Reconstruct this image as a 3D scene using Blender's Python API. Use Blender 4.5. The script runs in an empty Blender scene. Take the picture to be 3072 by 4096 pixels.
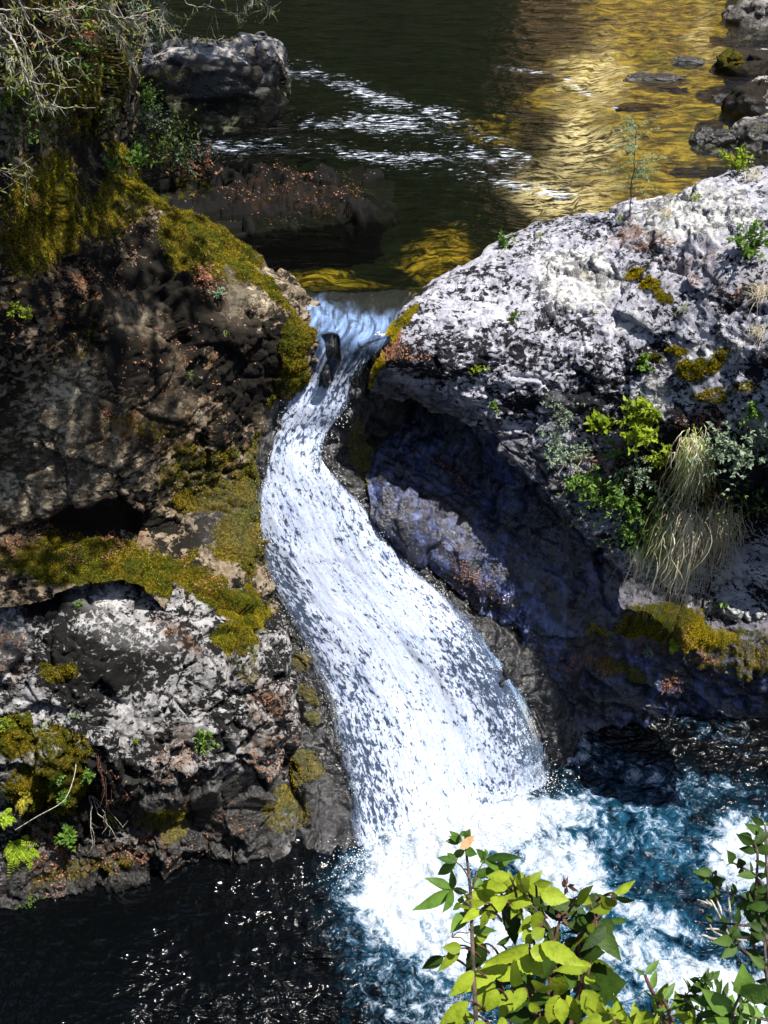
import bpy, math, random
import numpy as np
from mathutils import Vector, Matrix

# ------------------------------------------------------------------ camera, light, sky, exposure
scene = bpy.context.scene
CAMZ, PITCH, VFOV = 6.5, math.radians(38.0), math.radians(50.0)
cam_data = bpy.data.cameras.new("camera")
cam = bpy.data.objects.new("camera", cam_data)
scene.collection.objects.link(cam)
cam.location = (0, 0, CAMZ)
cam.rotation_euler = (math.radians(90) - PITCH, 0, 0)
cam_data.sensor_fit = 'VERTICAL'
cam_data.sensor_height = 24
cam_data.lens = 12 / math.tan(VFOV / 2)
cam_data.clip_start, cam_data.clip_end = 0.05, 2000
scene.camera = cam

SUN_EL, SUN_AZ = 70.0, 106.0          # azimuth from +Y (straight ahead), positive = to the right
SUN_STRENGTH, SKY_STRENGTH, EXPOSURE = 4.6, 0.08, 0.95
sun_data = bpy.data.lights.new("sun", 'SUN')
sun_data.energy, sun_data.angle, sun_data.color = SUN_STRENGTH, math.radians(0.5), (1.0, 0.95, 0.86)
sun = bpy.data.objects.new("sun", sun_data)
scene.collection.objects.link(sun)
_e, _a = math.radians(SUN_EL), math.radians(SUN_AZ)
sun_dir = Vector((math.sin(_a) * math.cos(_e), math.cos(_a) * math.cos(_e), math.sin(_e)))
sun.rotation_euler = sun_dir.to_track_quat('Z', 'Y').to_euler()
sun.location = (0, 0, 30)

world = bpy.data.worlds.new("World")
scene.world = world
world.use_nodes = True
wn = world.node_tree
sky = wn.nodes.new('ShaderNodeTexSky')
sky.sky_type = 'NISHITA'
sky.sun_disc = False
sky.sun_elevation, sky.sun_rotation = _e, _a
wn.nodes['Background'].inputs['Strength'].default_value = SKY_STRENGTH
wn.links.new(sky.outputs[0], wn.nodes['Background'].inputs['Color'])

scene.view_settings.view_transform = 'Standard'
scene.view_settings.look = 'None'
scene.view_settings.exposure = EXPOSURE
scene.view_settings.gamma = 1.0
scene.render.engine = 'CYCLES'
scene.cycles.max_bounces = 8
scene.cycles.diffuse_bounces = 2
scene.cycles.glossy_bounces = 3
scene.cycles.transparent_max_bounces = 10
scene.cycles.transmission_bounces = 4
scene.cycles.use_denoising = True
scene.cycles.caustics_reflective = False
scene.cycles.caustics_refractive = False

# ------------------------------------------------------------------ helpers
rng = np.random.default_rng(7)
CP, SP, TV = math.cos(PITCH), math.sin(PITCH), math.tan(VFOV / 2)

def ray(px, py):
    xn, yn = (px - 1536) / 2048 * TV, (2048 - py) / 2048 * TV
    return np.array([xn, CP + SP * yn, -SP + CP * yn])

def at_z(px, py, z):
    d = ray(px, py)
    return d * ((z - CAMZ) / d[2]) + np.array([0, 0, CAMZ])

def at_y(px, py, y):
    d = ray(px, py)
    return d * (y / d[1]) + np.array([0, 0, CAMZ])

def project(P):
    x, y, z = P[..., 0], P[..., 1], P[..., 2] - CAMZ
    f = np.maximum(y * CP - z * SP, 0.05)
    u = y * SP + z * CP
    return 1536 + x / f / TV * 2048, 2048 - u / f / TV * 2048

def smooth(a, b, x):
    t = np.clip((x - a) / (b - a), 0, 1)
    return t * t * (3 - 2 * t)

def _hash(ix, iy, iz, seed):
    with np.errstate(over='ignore'):
        h = (ix.astype(np.uint32) * np.uint32(374761393) + iy.astype(np.uint32) * np.uint32(668265263)
             + iz.astype(np.uint32) * np.uint32(1440662683) + np.uint32(seed * 2654435 + 1013904223))
        h = (h ^ (h >> np.uint32(13))) * np.uint32(1274126177)
        h = (h ^ (h >> np.uint32(15))) * np.uint32(2246822519)
        return h ^ (h >> np.uint32(16))

def vnoise(P, seed=0):
    i = np.floor(P).astype(np.int64)
    f = P - i
    w = f * f * f * (f * (f * 6 - 15) + 10)
    out = 0
    for dx in (0, 1):
        for dy in (0, 1):
            for dz in (0, 1):
                h = _hash(i[..., 0] + dx, i[..., 1] + dy, i[..., 2] + dz, seed) / 2147483647.5 - 1
                out = out + h * (w[..., 0] if dx else 1 - w[..., 0]) * (w[..., 1] if dy else 1 - w[..., 1]) * (w[..., 2] if dz else 1 - w[..., 2])
    return out

def fbm(P, freq=1.0, octaves=4, seed=0, gain=0.5, ridged=False):
    out, amp, tot = 0, 1.0, 0
    for o in range(octaves):
        n = vnoise(P * freq + o * 17.31, seed + o * 7)
        out = out + amp * (1 - 2 * np.abs(n) if ridged else n)
        tot += amp
        amp *= gain
        freq *= 2.03
    return out / tot

def facets(P, freq, seed=0, tilt=1.0):
    """Worley cells, each one a tilted plane with its own height: broken rock faces.  Returns height, edge distance."""
    Q = P * freq
    i = np.floor(Q).astype(np.int64)
    f1 = np.full(Q.shape[:-1], 1e9)
    f2 = np.full(Q.shape[:-1], 1e9)
    val = np.zeros(Q.shape[:-1])
    for dx in (-1, 0, 1):
        for dy in (-1, 0, 1):
            for dz in (-1, 0, 1):
                c = i + np.array([dx, dy, dz])
                h = [_hash(c[..., 0], c[..., 1], c[..., 2], seed + k * 31) / 4294967295.0 for k in range(6)]
                r = [Q[..., k] - (c[..., k] + 0.1 + 0.8 * h[k]) for k in range(3)]
                d = np.abs(r[0]) ** 2 + np.abs(r[1]) ** 2 + np.abs(r[2]) ** 2
                v = (h[3] - 0.5) + tilt * (r[0] * (h[4] - 0.5) + r[1] * (h[5] - 0.5) + r[2] * (h[3] * 7 % 1 - 0.5)) * 2
                near = d < f1
                f2 = np.where(near, f1, np.minimum(f2, d))
                val = np.where(near, v, val)
                f1 = np.where(near, d, f1)
    return val, np.sqrt(f2) - np.sqrt(f1)

def catmull(C, t):
    n = len(C)
    i = np.clip(np.floor(t).astype(int), 0, n - 2)
    f = (t - i)[(...,) + (None,) * (C.ndim - 1)]
    E = np.concatenate([[2 * C[0] - C[1]], C, [2 * C[-1] - C[-2]]])
    a, b, c, d = E[i], E[i + 1], E[i + 2], E[i + 3]
    return 0.5 * (2 * b + (c - a) * f + (2 * a - 5 * b + 4 * c - d) * f ** 2 + (3 * b - 3 * c + d - a) * f ** 3)

def lattice(ctrl, spacing, maxn=900):
    """A smooth sheet through a grid of control points, sampled about evenly."""
    C = np.array(ctrl, float)
    for axis in (0, 1):
        if axis:
            C = C.swapaxes(0, 1)
        seg = np.linalg.norm(np.diff(C, axis=0), axis=2)
        seg = np.minimum(seg, np.median(seg) * 4).mean(axis=1)
        ts = [np.linspace(k, k + 1, max(2, int(round(s / spacing))), endpoint=False) for k, s in enumerate(seg)]
        t = np.concatenate(ts + [[len(C) - 1.0]])
        if len(t) > maxn:
            t = np.interp(np.linspace(0, len(t) - 1, maxn), np.arange(len(t)), t)
        C = catmull(C, t)
        if axis:
            C = C.swapaxes(0, 1)
    return C

def grid_normals(G):
    du, dv = np.gradient(G, axis=0), np.gradient(G, axis=1)
    n = np.cross(du, dv)
    n /= np.maximum(np.linalg.norm(n, axis=2, keepdims=True), 1e-9)
    toward = np.array([0, 0, CAMZ]) - G
    if np.median((n * toward).sum(axis=2)) < 0:
        n = -n
        return n, True
    return n, False

def new_mesh(name, V, loops, counts, smooth_shade=True):
    me = bpy.data.meshes.new(name)
    V = np.asarray(V, np.float32)
    loops = np.asarray(loops, np.int32)
    counts = np.asarray(counts, np.int32)
    me.vertices.add(len(V))
    me.vertices.foreach_set('co', V.ravel())
    me.loops.add(len(loops))
    me.loops.foreach_set('vertex_index', loops)
    me.polygons.add(len(counts))
    starts = np.zeros(len(counts), np.int32)
    np.cumsum(counts[:-1], out=starts[1:])
    me.polygons.foreach_set('loop_start', starts)
    me.polygons.foreach_set('loop_total', counts)
    me.polygons.foreach_set('use_smooth', np.full(len(counts), smooth_shade))
    me.update(calc_edges=True)
    return me

def grid_mesh(name, G, flip=False, keep=None, shade=True):
    R, C = G.shape[:2]
    idx = np.arange(R * C).reshape(R, C)
    q = np.stack([idx[:-1, :-1], idx[:-1, 1:], idx[1:, 1:], idx[1:, :-1]], -1).reshape(-1, 4)
    if flip:
        q = q[:, ::-1]
    if keep is not None:
        k = (keep[:-1, :-1] & keep[:-1, 1:] & keep[1:, 1:] & keep[1:, :-1]).ravel()
        q = q[k]
    return new_mesh(name, G.reshape(-1, 3), q.ravel(), np.full(len(q), 4), shade)

def set_attr(me, name, vals):
    a = me.attributes.new(name, 'FLOAT', 'POINT')
    a.data.foreach_set('value', np.asarray(vals, np.float32).ravel())

def link(name, me, material=None, parent=None, origin=None):
    if origin is not None:
        me.transform(Matrix.Translation(-Vector(origin)))
    o = bpy.data.objects.new(name, me)
    scene.collection.objects.link(o)
    if origin is not None:
        o.location = origin
    if material is not None:
        me.materials.append(material)
    if parent is not None:
        o.parent = parent
    return o

def tag(o, label=None, cat=None, group=None, kind=None):
    for k, v in (('label', label), ('category', cat), ('group', group), ('kind', kind)):
        if v:
            o[k] = v
    return o

def empty(name, loc, label=None, cat=None, group=None):
    o = bpy.data.objects.new(name, None)
    scene.collection.objects.link(o)
    o.location = loc
    o.empty_display_size = 0.1
    return tag(o, label, cat, group)

# ------------------------------------------------------------------ node helper
class Nodes:
    def __init__(self, name):
        self.mat = bpy.data.materials.new(name)
        self.mat.use_nodes = True
        self.t = self.mat.node_tree
        self.t.nodes.clear()
        self.out = self.t.nodes.new('ShaderNodeOutputMaterial')

    def put(self, sock, v):
        if isinstance(v, bpy.types.NodeSocket):
            self.t.links.new(v, sock)
        elif v is not None:
            if hasattr(sock.default_value, '__len__') and not hasattr(v, '__len__'):
                v = (v,) * len(sock.default_value)
            if hasattr(sock.default_value, '__len__') and len(sock.default_value) == 4 and len(v) == 3:
                v = (*v, 1)
            sock.default_value = v

    def node(self, kind, outs=0, props=None, **ins):
        n = self.t.nodes.new('ShaderNode' + kind)
        for k, v in (props or {}).items():
            setattr(n, k, v)
        for k, v in ins.items():
            self.put(n.inputs[k.replace('_', ' ')], v)
        return n.outputs[outs]

    def pos(self):
        return self.node('NewGeometry')

    def obj(self):
        return self.node('TexCoord', outs='Object')

    def attr(self, name):
        return self.node('Attribute', outs='Fac', props={'attribute_name': name})

    def uv(self):
        return self.node('TexCoord', outs='UV')

    def scalev(self, v, s, r=(0, 0, 0)):
        return self.node('Mapping', Vector=v, Scale=s, Rotation=r)

    def noise(self, v, scale, detail=4, rough=0.55, dist=0.0):
        return self.node('TexNoise', outs=0, Vector=v, Scale=scale, Detail=detail, Roughness=rough, Distortion=dist)

    def vor(self, v, scale, feature='F1', out='Distance', rand=1.0):
        return self.node('TexVoronoi', outs=out, props={'feature': feature}, Vector=v, Scale=scale, Randomness=rand)

    def m(self, op, a, b=0.0, c=0.0, clamp=False):
        n = self.t.nodes.new('ShaderNodeMath')
        n.operation = op
        n.use_clamp = clamp
        for s, v in zip(n.inputs, (a, b, c)):
            self.put(s, v)
        return n.outputs[0]

    def rng(self, v, a, b, c=0.0, d=1.0):
        n = self.t.nodes.new('ShaderNodeMapRange')
        n.interpolation_type = 'SMOOTHSTEP'
        for k, x in (('Value', v), ('From Min', a), ('From Max', b), ('To Min', c), ('To Max', d)):
            self.put(n.inputs[k], x)
        return n.outputs[0]

    def mix(self, f, a, b):
        n = self.t.nodes.new('ShaderNodeMix')
        n.data_type = 'RGBA'
        self.put(n.inputs[0], f)
        self.put(n.inputs[6], a)
        self.put(n.inputs[7], b)
        return n.outputs[2]

    def bump(self, h, dist, strength=1.0, normal=None):
        return self.node('Bump', Height=h, Distance=dist, Strength=strength, Normal=normal)

    def shader(self, kind, **ins):
        n = self.t.nodes.new('ShaderNode' + kind)
        for k, v in ins.items():
            self.put(n.inputs[k.replace('_', ' ')], v)
        return n.outputs[0]

    def mixs(self, f, a, b):
        n = self.t.nodes.new('ShaderNodeMixShader')
        self.put(n.inputs[0], f)
        self.t.links.new(a, n.inputs[1])
        self.t.links.new(b, n.inputs[2])
        return n.outputs[0]

    def done(self, s):
        self.t.links.new(s, self.out.inputs[0])
        return self.mat

def rock_material(name, light, mid, dark, pits=0.5, pit_scale=9.0, wet_lo=(0.006, 0.006, 0.010), wet_hi=(0.085, 0.080, 0.125), wet_gloss=0.62, streak=(1, 1, 1), crust=(0.48, 0.48, 0.47), moss_a=(0.09, 0.11, 0.004), moss_b=(0.32, 0.20, 0.006)):
    n = Nodes(name)
    v = n.obj()
    big = n.noise(v, 1.3, 4, 0.6)
    fine = n.noise(v, 26, 5, 0.65)
    med = n.noise(v, 6, 5, 0.6)
    col = n.mix(n.rng(med, 0.35, 0.65), mid, light)
    col = n.mix(n.m('MULTIPLY', n.rng(fine, 0.42, 0.66), 0.55), col, tuple(c * 1.3 for c in light))
    # pale smooth lichen crust, also the left boulder's painted lit top
    lich = n.rng(n.m('ADD', n.noise(v, 11, 7, 0.78), n.m('MULTIPLY', n.attr('pale'), 0.24)), 0.66, 0.71)
    col = n.mix(lich, col, crust)
    # rust and dead brown moss
    rust = n.m('MULTIPLY', n.attr('rust'), n.rng(n.noise(v, 5, 5, 0.7), 0.36, 0.62))
    col = n.mix(rust, col, n.mix(n.noise(v, 19, 3), (0.035, 0.014, 0.004), (0.15, 0.062, 0.012)))
    # black crust lichen in clusters of small blotches, also painted shade in places
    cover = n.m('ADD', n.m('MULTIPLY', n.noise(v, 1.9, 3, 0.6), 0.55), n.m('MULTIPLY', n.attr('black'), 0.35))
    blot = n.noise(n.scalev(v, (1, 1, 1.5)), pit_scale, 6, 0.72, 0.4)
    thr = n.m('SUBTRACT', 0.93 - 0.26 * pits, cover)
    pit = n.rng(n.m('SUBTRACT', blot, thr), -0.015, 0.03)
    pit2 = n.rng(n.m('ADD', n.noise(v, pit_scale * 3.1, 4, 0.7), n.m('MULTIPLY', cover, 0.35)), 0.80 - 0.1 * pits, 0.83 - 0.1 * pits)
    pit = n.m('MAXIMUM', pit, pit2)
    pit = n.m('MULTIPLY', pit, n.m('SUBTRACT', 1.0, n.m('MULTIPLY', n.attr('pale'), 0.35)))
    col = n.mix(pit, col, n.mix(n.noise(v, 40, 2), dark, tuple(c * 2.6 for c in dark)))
    # wet rock, also painted shade on the left outcrop's foot and left boulder
    wet = n.attr('wet')
    wcol = n.mix(n.rng(n.m('ADD', n.m('MULTIPLY', n.noise(n.scalev(v, streak), 7, 6, 0.7, 0.4), 0.6), n.m('MULTIPLY', n.noise(v, 1.6, 3, 0.6), 0.4)), 0.46, 0.64), wet_lo, wet_hi)
    col = n.mix(wet, col, wcol)
    # moss
    mn = n.noise(v, 11, 5, 0.7)
    moss = n.rng(n.m('ADD', n.attr('moss'), n.m('MULTIPLY', n.m('SUBTRACT', mn, 0.5), 1.5)), 0.45, 0.7)
    mcol = n.mix(n.rng(n.noise(v, 3.1, 4, 0.6), 0.38, 0.62), moss_a, moss_b)
    mcol = n.mix(n.rng(n.noise(v, 34, 4, 0.7), 0.4, 0.75), tuple(c * 0.25 for c in moss_a), mcol)
    col = n.mix(moss, col, mcol)
    rough = n.m('SUBTRACT', 0.9, n.m('MULTIPLY', n.m('MULTIPLY', wet, n.m('SUBTRACT', 1.0, moss)), wet_gloss))
    h = n.m('ADD', n.m('MULTIPLY', fine, 0.6), n.m('MULTIPLY', n.noise(v, 75, 4, 0.6), 0.35))
    h = n.m('ADD', h, n.m('MULTIPLY', n.m('MULTIPLY', moss, n.noise(v, 120, 2)), 0.8))
    h = n.m('SUBTRACT', h, n.m('MULTIPLY', pit, 0.5))
    h = n.m('ADD', h, n.m('MULTIPLY', wet, n.m('MULTIPLY', n.noise(n.scalev(v, streak), 13, 4, 0.6), 1.4)))
    bs = n.shader('BsdfPrincipled', Base_Color=col, Roughness=rough, Specular_IOR_Level=n.m('ADD', 0.15, n.m('MULTIPLY', wet, 0.85)), Normal=n.bump(h, 0.03, 0.9))
    return n.done(bs)

PAINT = ('moss', 'wet', 'pale', 'rust', 'black')

def paint_at(P, spots, seed=0):
    """Weights of moss, wetness, lichen, in places painted light and shade: soft patches laid on the rock, their edges broken up by noise."""
    px, py = project(P)
    wx = fbm(P, 1.6, 4, seed + 50) * 70
    wy = fbm(P, 1.6, 4, seed + 90) * 70
    out = {k: np.zeros(P.shape[:-1]) for k in PAINT}
    for k, cx, cy, rx, ry, ang, amp in spots:
        a = math.radians(ang)
        dx, dy = px + wx - cx, py + wy - cy
        u, w = (dx * math.cos(a) + dy * math.sin(a)) / rx, (-dx * math.sin(a) + dy * math.cos(a)) / ry
        out[k] = np.maximum(out[k], amp * smooth(1.25, 0.55, np.sqrt(u * u + w * w)))
    return out

class Rock:
    """A rock mass: smooth sheet through control points, broken up by facets and noise."""
    def __init__(self, name, ctrl, spacing, material, spots, seed=0, big=0.10, mid=0.045, small=0.018, grain=0.012,
                 freq=1.6, stretch=(1, 1, 1), parent=None, base=None, mossy=1.0, soft=0.0, crack=0.5, ridges=None):
        G = lattice(ctrl, spacing)
        N, flip = grid_normals(G)
        Q = G * np.array(stretch)
        W = Q + 0.16 * np.stack([fbm(Q, 1.5, 3, seed + k) for k in (1, 2, 3)], -1)
        d = 0.10 * fbm(Q, 0.9, 4, seed + 9)
        f, e = facets(W, freq, seed + 11, 1.1)
        d = d + big * f - crack * big * 0.55 * smooth(0.10, 0.0, e)
        W2 = Q + 0.05 * np.stack([fbm(Q, 4.5, 2, seed + k) for k in (4, 5, 6)], -1)
        f, e = facets(W2, freq * 2.7, seed + 12, 1.0)
        m = smooth(-0.35, 0.25, fbm(Q, 0.8, 3, seed + 31)) * (1 - soft) + 0.12
        d = d + m * (mid * f - crack * mid * 0.6 * smooth(0.12, 0.0, e))
        f, e = facets(Q, freq * 6.5, seed + 13, 1.0)
        d = d + m * (small * f - crack * small * 0.5 * smooth(0.14, 0.0, e))
        if ridges:
            amp, fr, along = ridges
            along = along / np.linalg.norm(along)
            H = G - (G @ along)[..., None] * along * 0.82 + 0.12 * np.stack([fbm(G, 1.2, 3, seed + 70 + k) for k in range(3)], -1)
            d = d + amp * fbm(H, fr, 3, seed + 77, 0.5, True)
        d = d + grain * fbm(Q, 9, 4, seed + 14, 0.6)
        w = paint_at(G, spots, seed)
        d = d + mossy * 0.022 * smooth(0.3, 0.9, w['moss'] + 0.35 * fbm(G, 4, 3, seed + 15)) * (1 + fbm(G, 14, 3, seed + 16))
        self.G = G + N * d[..., None]
        self.N, self.flip = grid_normals(self.G)
        self.w = w
        me = grid_mesh(name, self.G, self.flip)
        for k in PAINT:
            set_attr(me, k, w[k])
        self.obj = link(name, me, material, parent, base)
        self.px, self.py = project(self.G)
        ok = np.abs(self.px - 1536) < 1900
        self.ok = ok & (np.abs(self.py - 2048) < 2500)

    def hit(self, px, py):
        """Point and normal of this rock where pixel (px, py) meets it, nearest to the camera."""
        d = (self.px - px) ** 2 + (self.py - py) ** 2
        dist = np.linalg.norm(self.G - np.array([0, 0, CAMZ]), axis=2)
        i = np.argmin(d + np.where(self.ok, 0, 1e9) + 60 * dist)
        r, c = np.unravel_index(i, d.shape)
        return self.G[r, c], self.N[r, c]
# ------------------------------------------------------------------ levels and big rock masses
RIVER, POOL = 0.0, -5.5
Z = at_z
def W(x, y, z): return np.array([x, y, z], float)
def off(p, dx, dy, dz): return np.asarray(p) + np.array([dx, dy, dz])

M_grey = rock_material('grey_lava_rock', (0.42, 0.42, 0.48), (0.22, 0.22, 0.27), (0.006, 0.006, 0.008), 0.45, 12)
M_cliff = rock_material('brown_lava_rock', (0.27, 0.22, 0.16), (0.085, 0.058, 0.034), (0.006, 0.005, 0.004), 0.62, 9, crust=(0.47, 0.40, 0.29))
M_ledge = rock_material('wet_hollow_basalt', (0.14, 0.135, 0.16), (0.06, 0.058, 0.075), (0.006, 0.006, 0.008), 0.3, wet_lo=(0.003, 0.004, 0.014), wet_hi=(0.085, 0.125, 0.34), wet_gloss=0.77, streak=(1.0, 0.8, 0.8))  # blue wet tone paints the sky's reflection onto the hollow's rock
M_shelf = rock_material('dark_shelf_rock', (0.018, 0.015, 0.013), (0.006, 0.005, 0.005), (0.003, 0.003, 0.003), 0.7)  # near-black rock across the whole shelf
M_wet = rock_material('wet_basalt', (0.14, 0.135, 0.16), (0.06, 0.058, 0.075), (0.008, 0.008, 0.010), 0.35, wet_lo=(0.003, 0.003, 0.004), wet_hi=(0.012, 0.0115, 0.015), wet_gloss=0.70, streak=(1.6, 0.7, 0.5))
M_boulder = rock_material('river_boulder_rock', (0.42, 0.40, 0.39), (0.22, 0.20, 0.19), (0.012, 0.010, 0.008), 0.5, 6, wet_lo=(0.003, 0.003, 0.003), wet_hi=(0.03, 0.027, 0.026))
M_outcrop = rock_material('dark_grey_lava_rock', (0.34, 0.335, 0.34), (0.14, 0.135, 0.14), (0.005, 0.005, 0.005), 0.6, 11, wet_lo=(0.004, 0.003, 0.002), wet_hi=(0.016, 0.012, 0.009), wet_gloss=0.55)

# upper left cliff
rows = [
    [Z(-420, -300, 5.2), Z(60, -300, 4.9), Z(300, -280, 4.4), Z(470, -250, 3.9), Z(560, -200, 3.3)],
    [Z(-420, 0, 4.4), Z(60, 0, 4.3), Z(280, 20, 3.8), Z(430, 40, 3.2), Z(560, 60, 2.5)],
    [Z(-420, 350, 3.7), Z(60, 350, 3.4), Z(260, 350, 3.0), Z(390, 340, 2.5), Z(500, 330, 1.9)],
    [Z(-420, 700, 3.0), Z(40, 700, 2.7), Z(220, 670, 2.4), Z(340, 630, 1.95), Z(430, 600, 1.5)],
    [Z(-420, 1000, 2.3), Z(30, 1000, 2.05), Z(280, 960, 1.65), Z(500, 880, 1.3), Z(640, 800, 1.05)],
    [Z(-420, 1300, 1.5), Z(30, 1300, 1.25), Z(350, 1270, 0.95), Z(680, 1130, 0.75), Z(890, 1000, 0.65)],
    [Z(-420, 1600, 0.5), Z(30, 1600, 0.30), Z(450, 1580, 0.0), Z(880, 1400, -0.05), Z(1130, 1190, 0.25)],
    [Z(-420, 1850, -0.4), Z(30, 1850, -0.6), Z(480, 1850, -0.85), Z(940, 1600, -0.75), Z(1225, 1380, -0.25)],
    [Z(-420, 2030, -1.0), Z(30, 2030, -1.2), Z(480, 2030, -1.5), Z(850, 1880, -1.6), Z(1140, 1680, -1.25)],
    [Z(-420, 2150, -1.4), Z(30, 2150, -1.6), Z(420, 2130, -1.95), Z(760, 2110, -2.1), Z(1050, 1960, -2.05)],
    [Z(-420, 2250, -1.5), Z(30, 2230, -1.62), Z(430, 2160, -1.75), Z(770, 2300, -2.35), Z(1060, 2250, -2.8)],
    [Z(-420, 2420, -1.8), Z(30, 2420, -1.9), Z(480, 2330, -2.0), Z(800, 2560, -3.0), Z(1110, 2480, -3.4)],
]
for k, r in enumerate(rows):
    p = r[-1]
    r.append(off(p, np.interp(k, [0, 4, 6], [-0.15, -0.1, 0.35]), 0.9, -0.55))
    r.append(off(p, np.interp(k, [0, 4, 6], [-0.75, -0.5, 0.6]), 1.7, -1.9))
left_cliff = Rock('rock_cliff', rows, 0.021, M_cliff, [
    ('moss', 560, 720, 240, 60, 52, 1.0), ('moss', 820, 950, 260, 60, 38, 1.0), ('moss', 1060, 1150, 200, 45, 40, 1.0),
    ('moss', 1180, 1420, 75, 190, 5, 0.9), ('moss', 1120, 1560, 50, 130, 10, 0.6),
    ('moss', 180, 860, 200, 300, 10, 0.78), ('moss', 250, 250, 350, 420, 0, 0.6), ('moss', 480, 820, 150, 200, 40, 0.7), ('moss', 760, 1020, 240, 80, 40, 0.75), ('moss', 1010, 2050, 80, 330, 0, 0.85), ('moss', 800, 1850, 250, 120, -10, 0.6), ('moss', 330, 1350, 120, 160, 0, 0.45),
    ('moss', 880, 1960, 230, 90, -15, 0.75), ('moss', 960, 2150, 130, 160, 0, 0.85), ('moss', 560, 1720, 240, 90, 15, 0.5),
    ('rust', 250, 1050, 320, 420, 0, 0.9), ('rust', 850, 1750, 300, 250, 0, 0.6), ('moss', 430, 2270, 500, 120, 8, 1.0), ('rust', 250, 2200, 380, 110, 0, 1.0), ('black', 450, 2095, 280, 60, 0, 1.0), ('rust', 560, 1720, 300, 130, 10, 0.9), ('rust', 780, 1120, 110, 130, 0, 1.0), ('rust', 700, 1500, 300, 250, 0, 0.6),  # the black spot paints the shade of the cavity under the cliff
    ('pale', 560, 1270, 150, 130, 40, 0.9), ('pale', 270, 1620, 150, 200, 30, 0.9), ('pale', 980, 1150, 170, 190, 50, 0.8), ('pale', 700, 1500, 60, 110, 0, 0.7), ('pale', 120, 1950, 230, 150, 0, 0.8), ('pale', 300, 1780, 330, 260, 0, 0.7),
    ('pale', 700, 1640, 120, 60, 0, 0.7), ('pale', 1070, 1680, 70, 60, 0, 0.8),
    ('black', 650, 1250, 330, 330, 0, 0.5), ('black', 1000, 1500, 150, 200, 0, 0.6), ('black', 330, 700, 120, 300, 0, 0.9),
    ('wet', 1120, 1800, 70, 260, 12, 0.8), ('wet', 960, 2050, 180, 200, 0, 0.5),
], seed=3, big=0.11, mid=0.06, small=0.03, grain=0.02, freq=1.3)
tag(left_cliff.obj, 'tall dark brown rock cliff with yellow moss along its ridge, left of the falls', 'rock cliff')

# lower left outcrop
rows = [
    [Z(-420, 2060, -1.9), Z(30, 2090, -2.0), Z(380, 2070, -2.1), Z(700, 2120, -2.4), Z(930, 2230, -2.8), Z(1060, 2400, -3.3)],
    [Z(-420, 2180, -1.9), Z(30, 2200, -1.95), Z(380, 2180, -2.05), Z(720, 2240, -2.35), Z(950, 2340, -2.7), Z(1070, 2480, -3.2)],
    [Z(-420, 2350, -2.0), Z(20, 2370, -2.05), Z(370, 2360, -2.15), Z(730, 2400, -2.45), Z(960, 2480, -2.8), Z(1090, 2590, -3.2)],
    [Z(-420, 2560, -2.25), Z(20, 2580, -2.3), Z(370, 2590, -2.45), Z(720, 2600, -2.7), Z(960, 2640, -3.0), Z(1105, 2730, -3.4)],
    [Z(-420, 2800, -2.75), Z(20, 2800, -2.8), Z(360, 2830, -3.0), Z(700, 2850, -3.3), Z(950, 2860, -3.55), Z(1105, 2900, -3.8)],
    [Z(-420, 3050, -3.35), Z(20, 3050, -3.4), Z(360, 3080, -3.6), Z(680, 3090, -3.8), Z(920, 3060, -3.95), Z(1085, 3060, -4.2)],
    [Z(-420, 3350, -4.6), Z(20, 3330, -4.65), Z(360, 3300, -4.7), Z(650, 3260, -4.7), Z(900, 3200, -4.6), Z(1090, 3170, -4.8)],
    [Z(-420, 3620, -5.3), Z(20, 3560, -5.3), Z(350, 3500, -5.3), Z(640, 3440, -5.3), Z(900, 3400, -5.35), Z(1130, 3360, -5.4)],
    [Z(-420, 3700, -5.55), Z(20, 3640, -5.5), Z(350, 3560, -5.5), Z(640, 3480, -5.45), Z(900, 3430, -5.48), Z(1150, 3400, -5.55)],
]
last = rows[-1]
rows.append([off(p, 0.0, 0.6, -0.12) for p in last])
rows.append([off(p, 0.0, 1.2, -0.9) for p in last])
for r in rows:
    p = r[-1]
    r.append(off(p, 0.16, 0.45, -0.35))
    r.append(off(p, 0.25, 1.1, -1.3))
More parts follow.
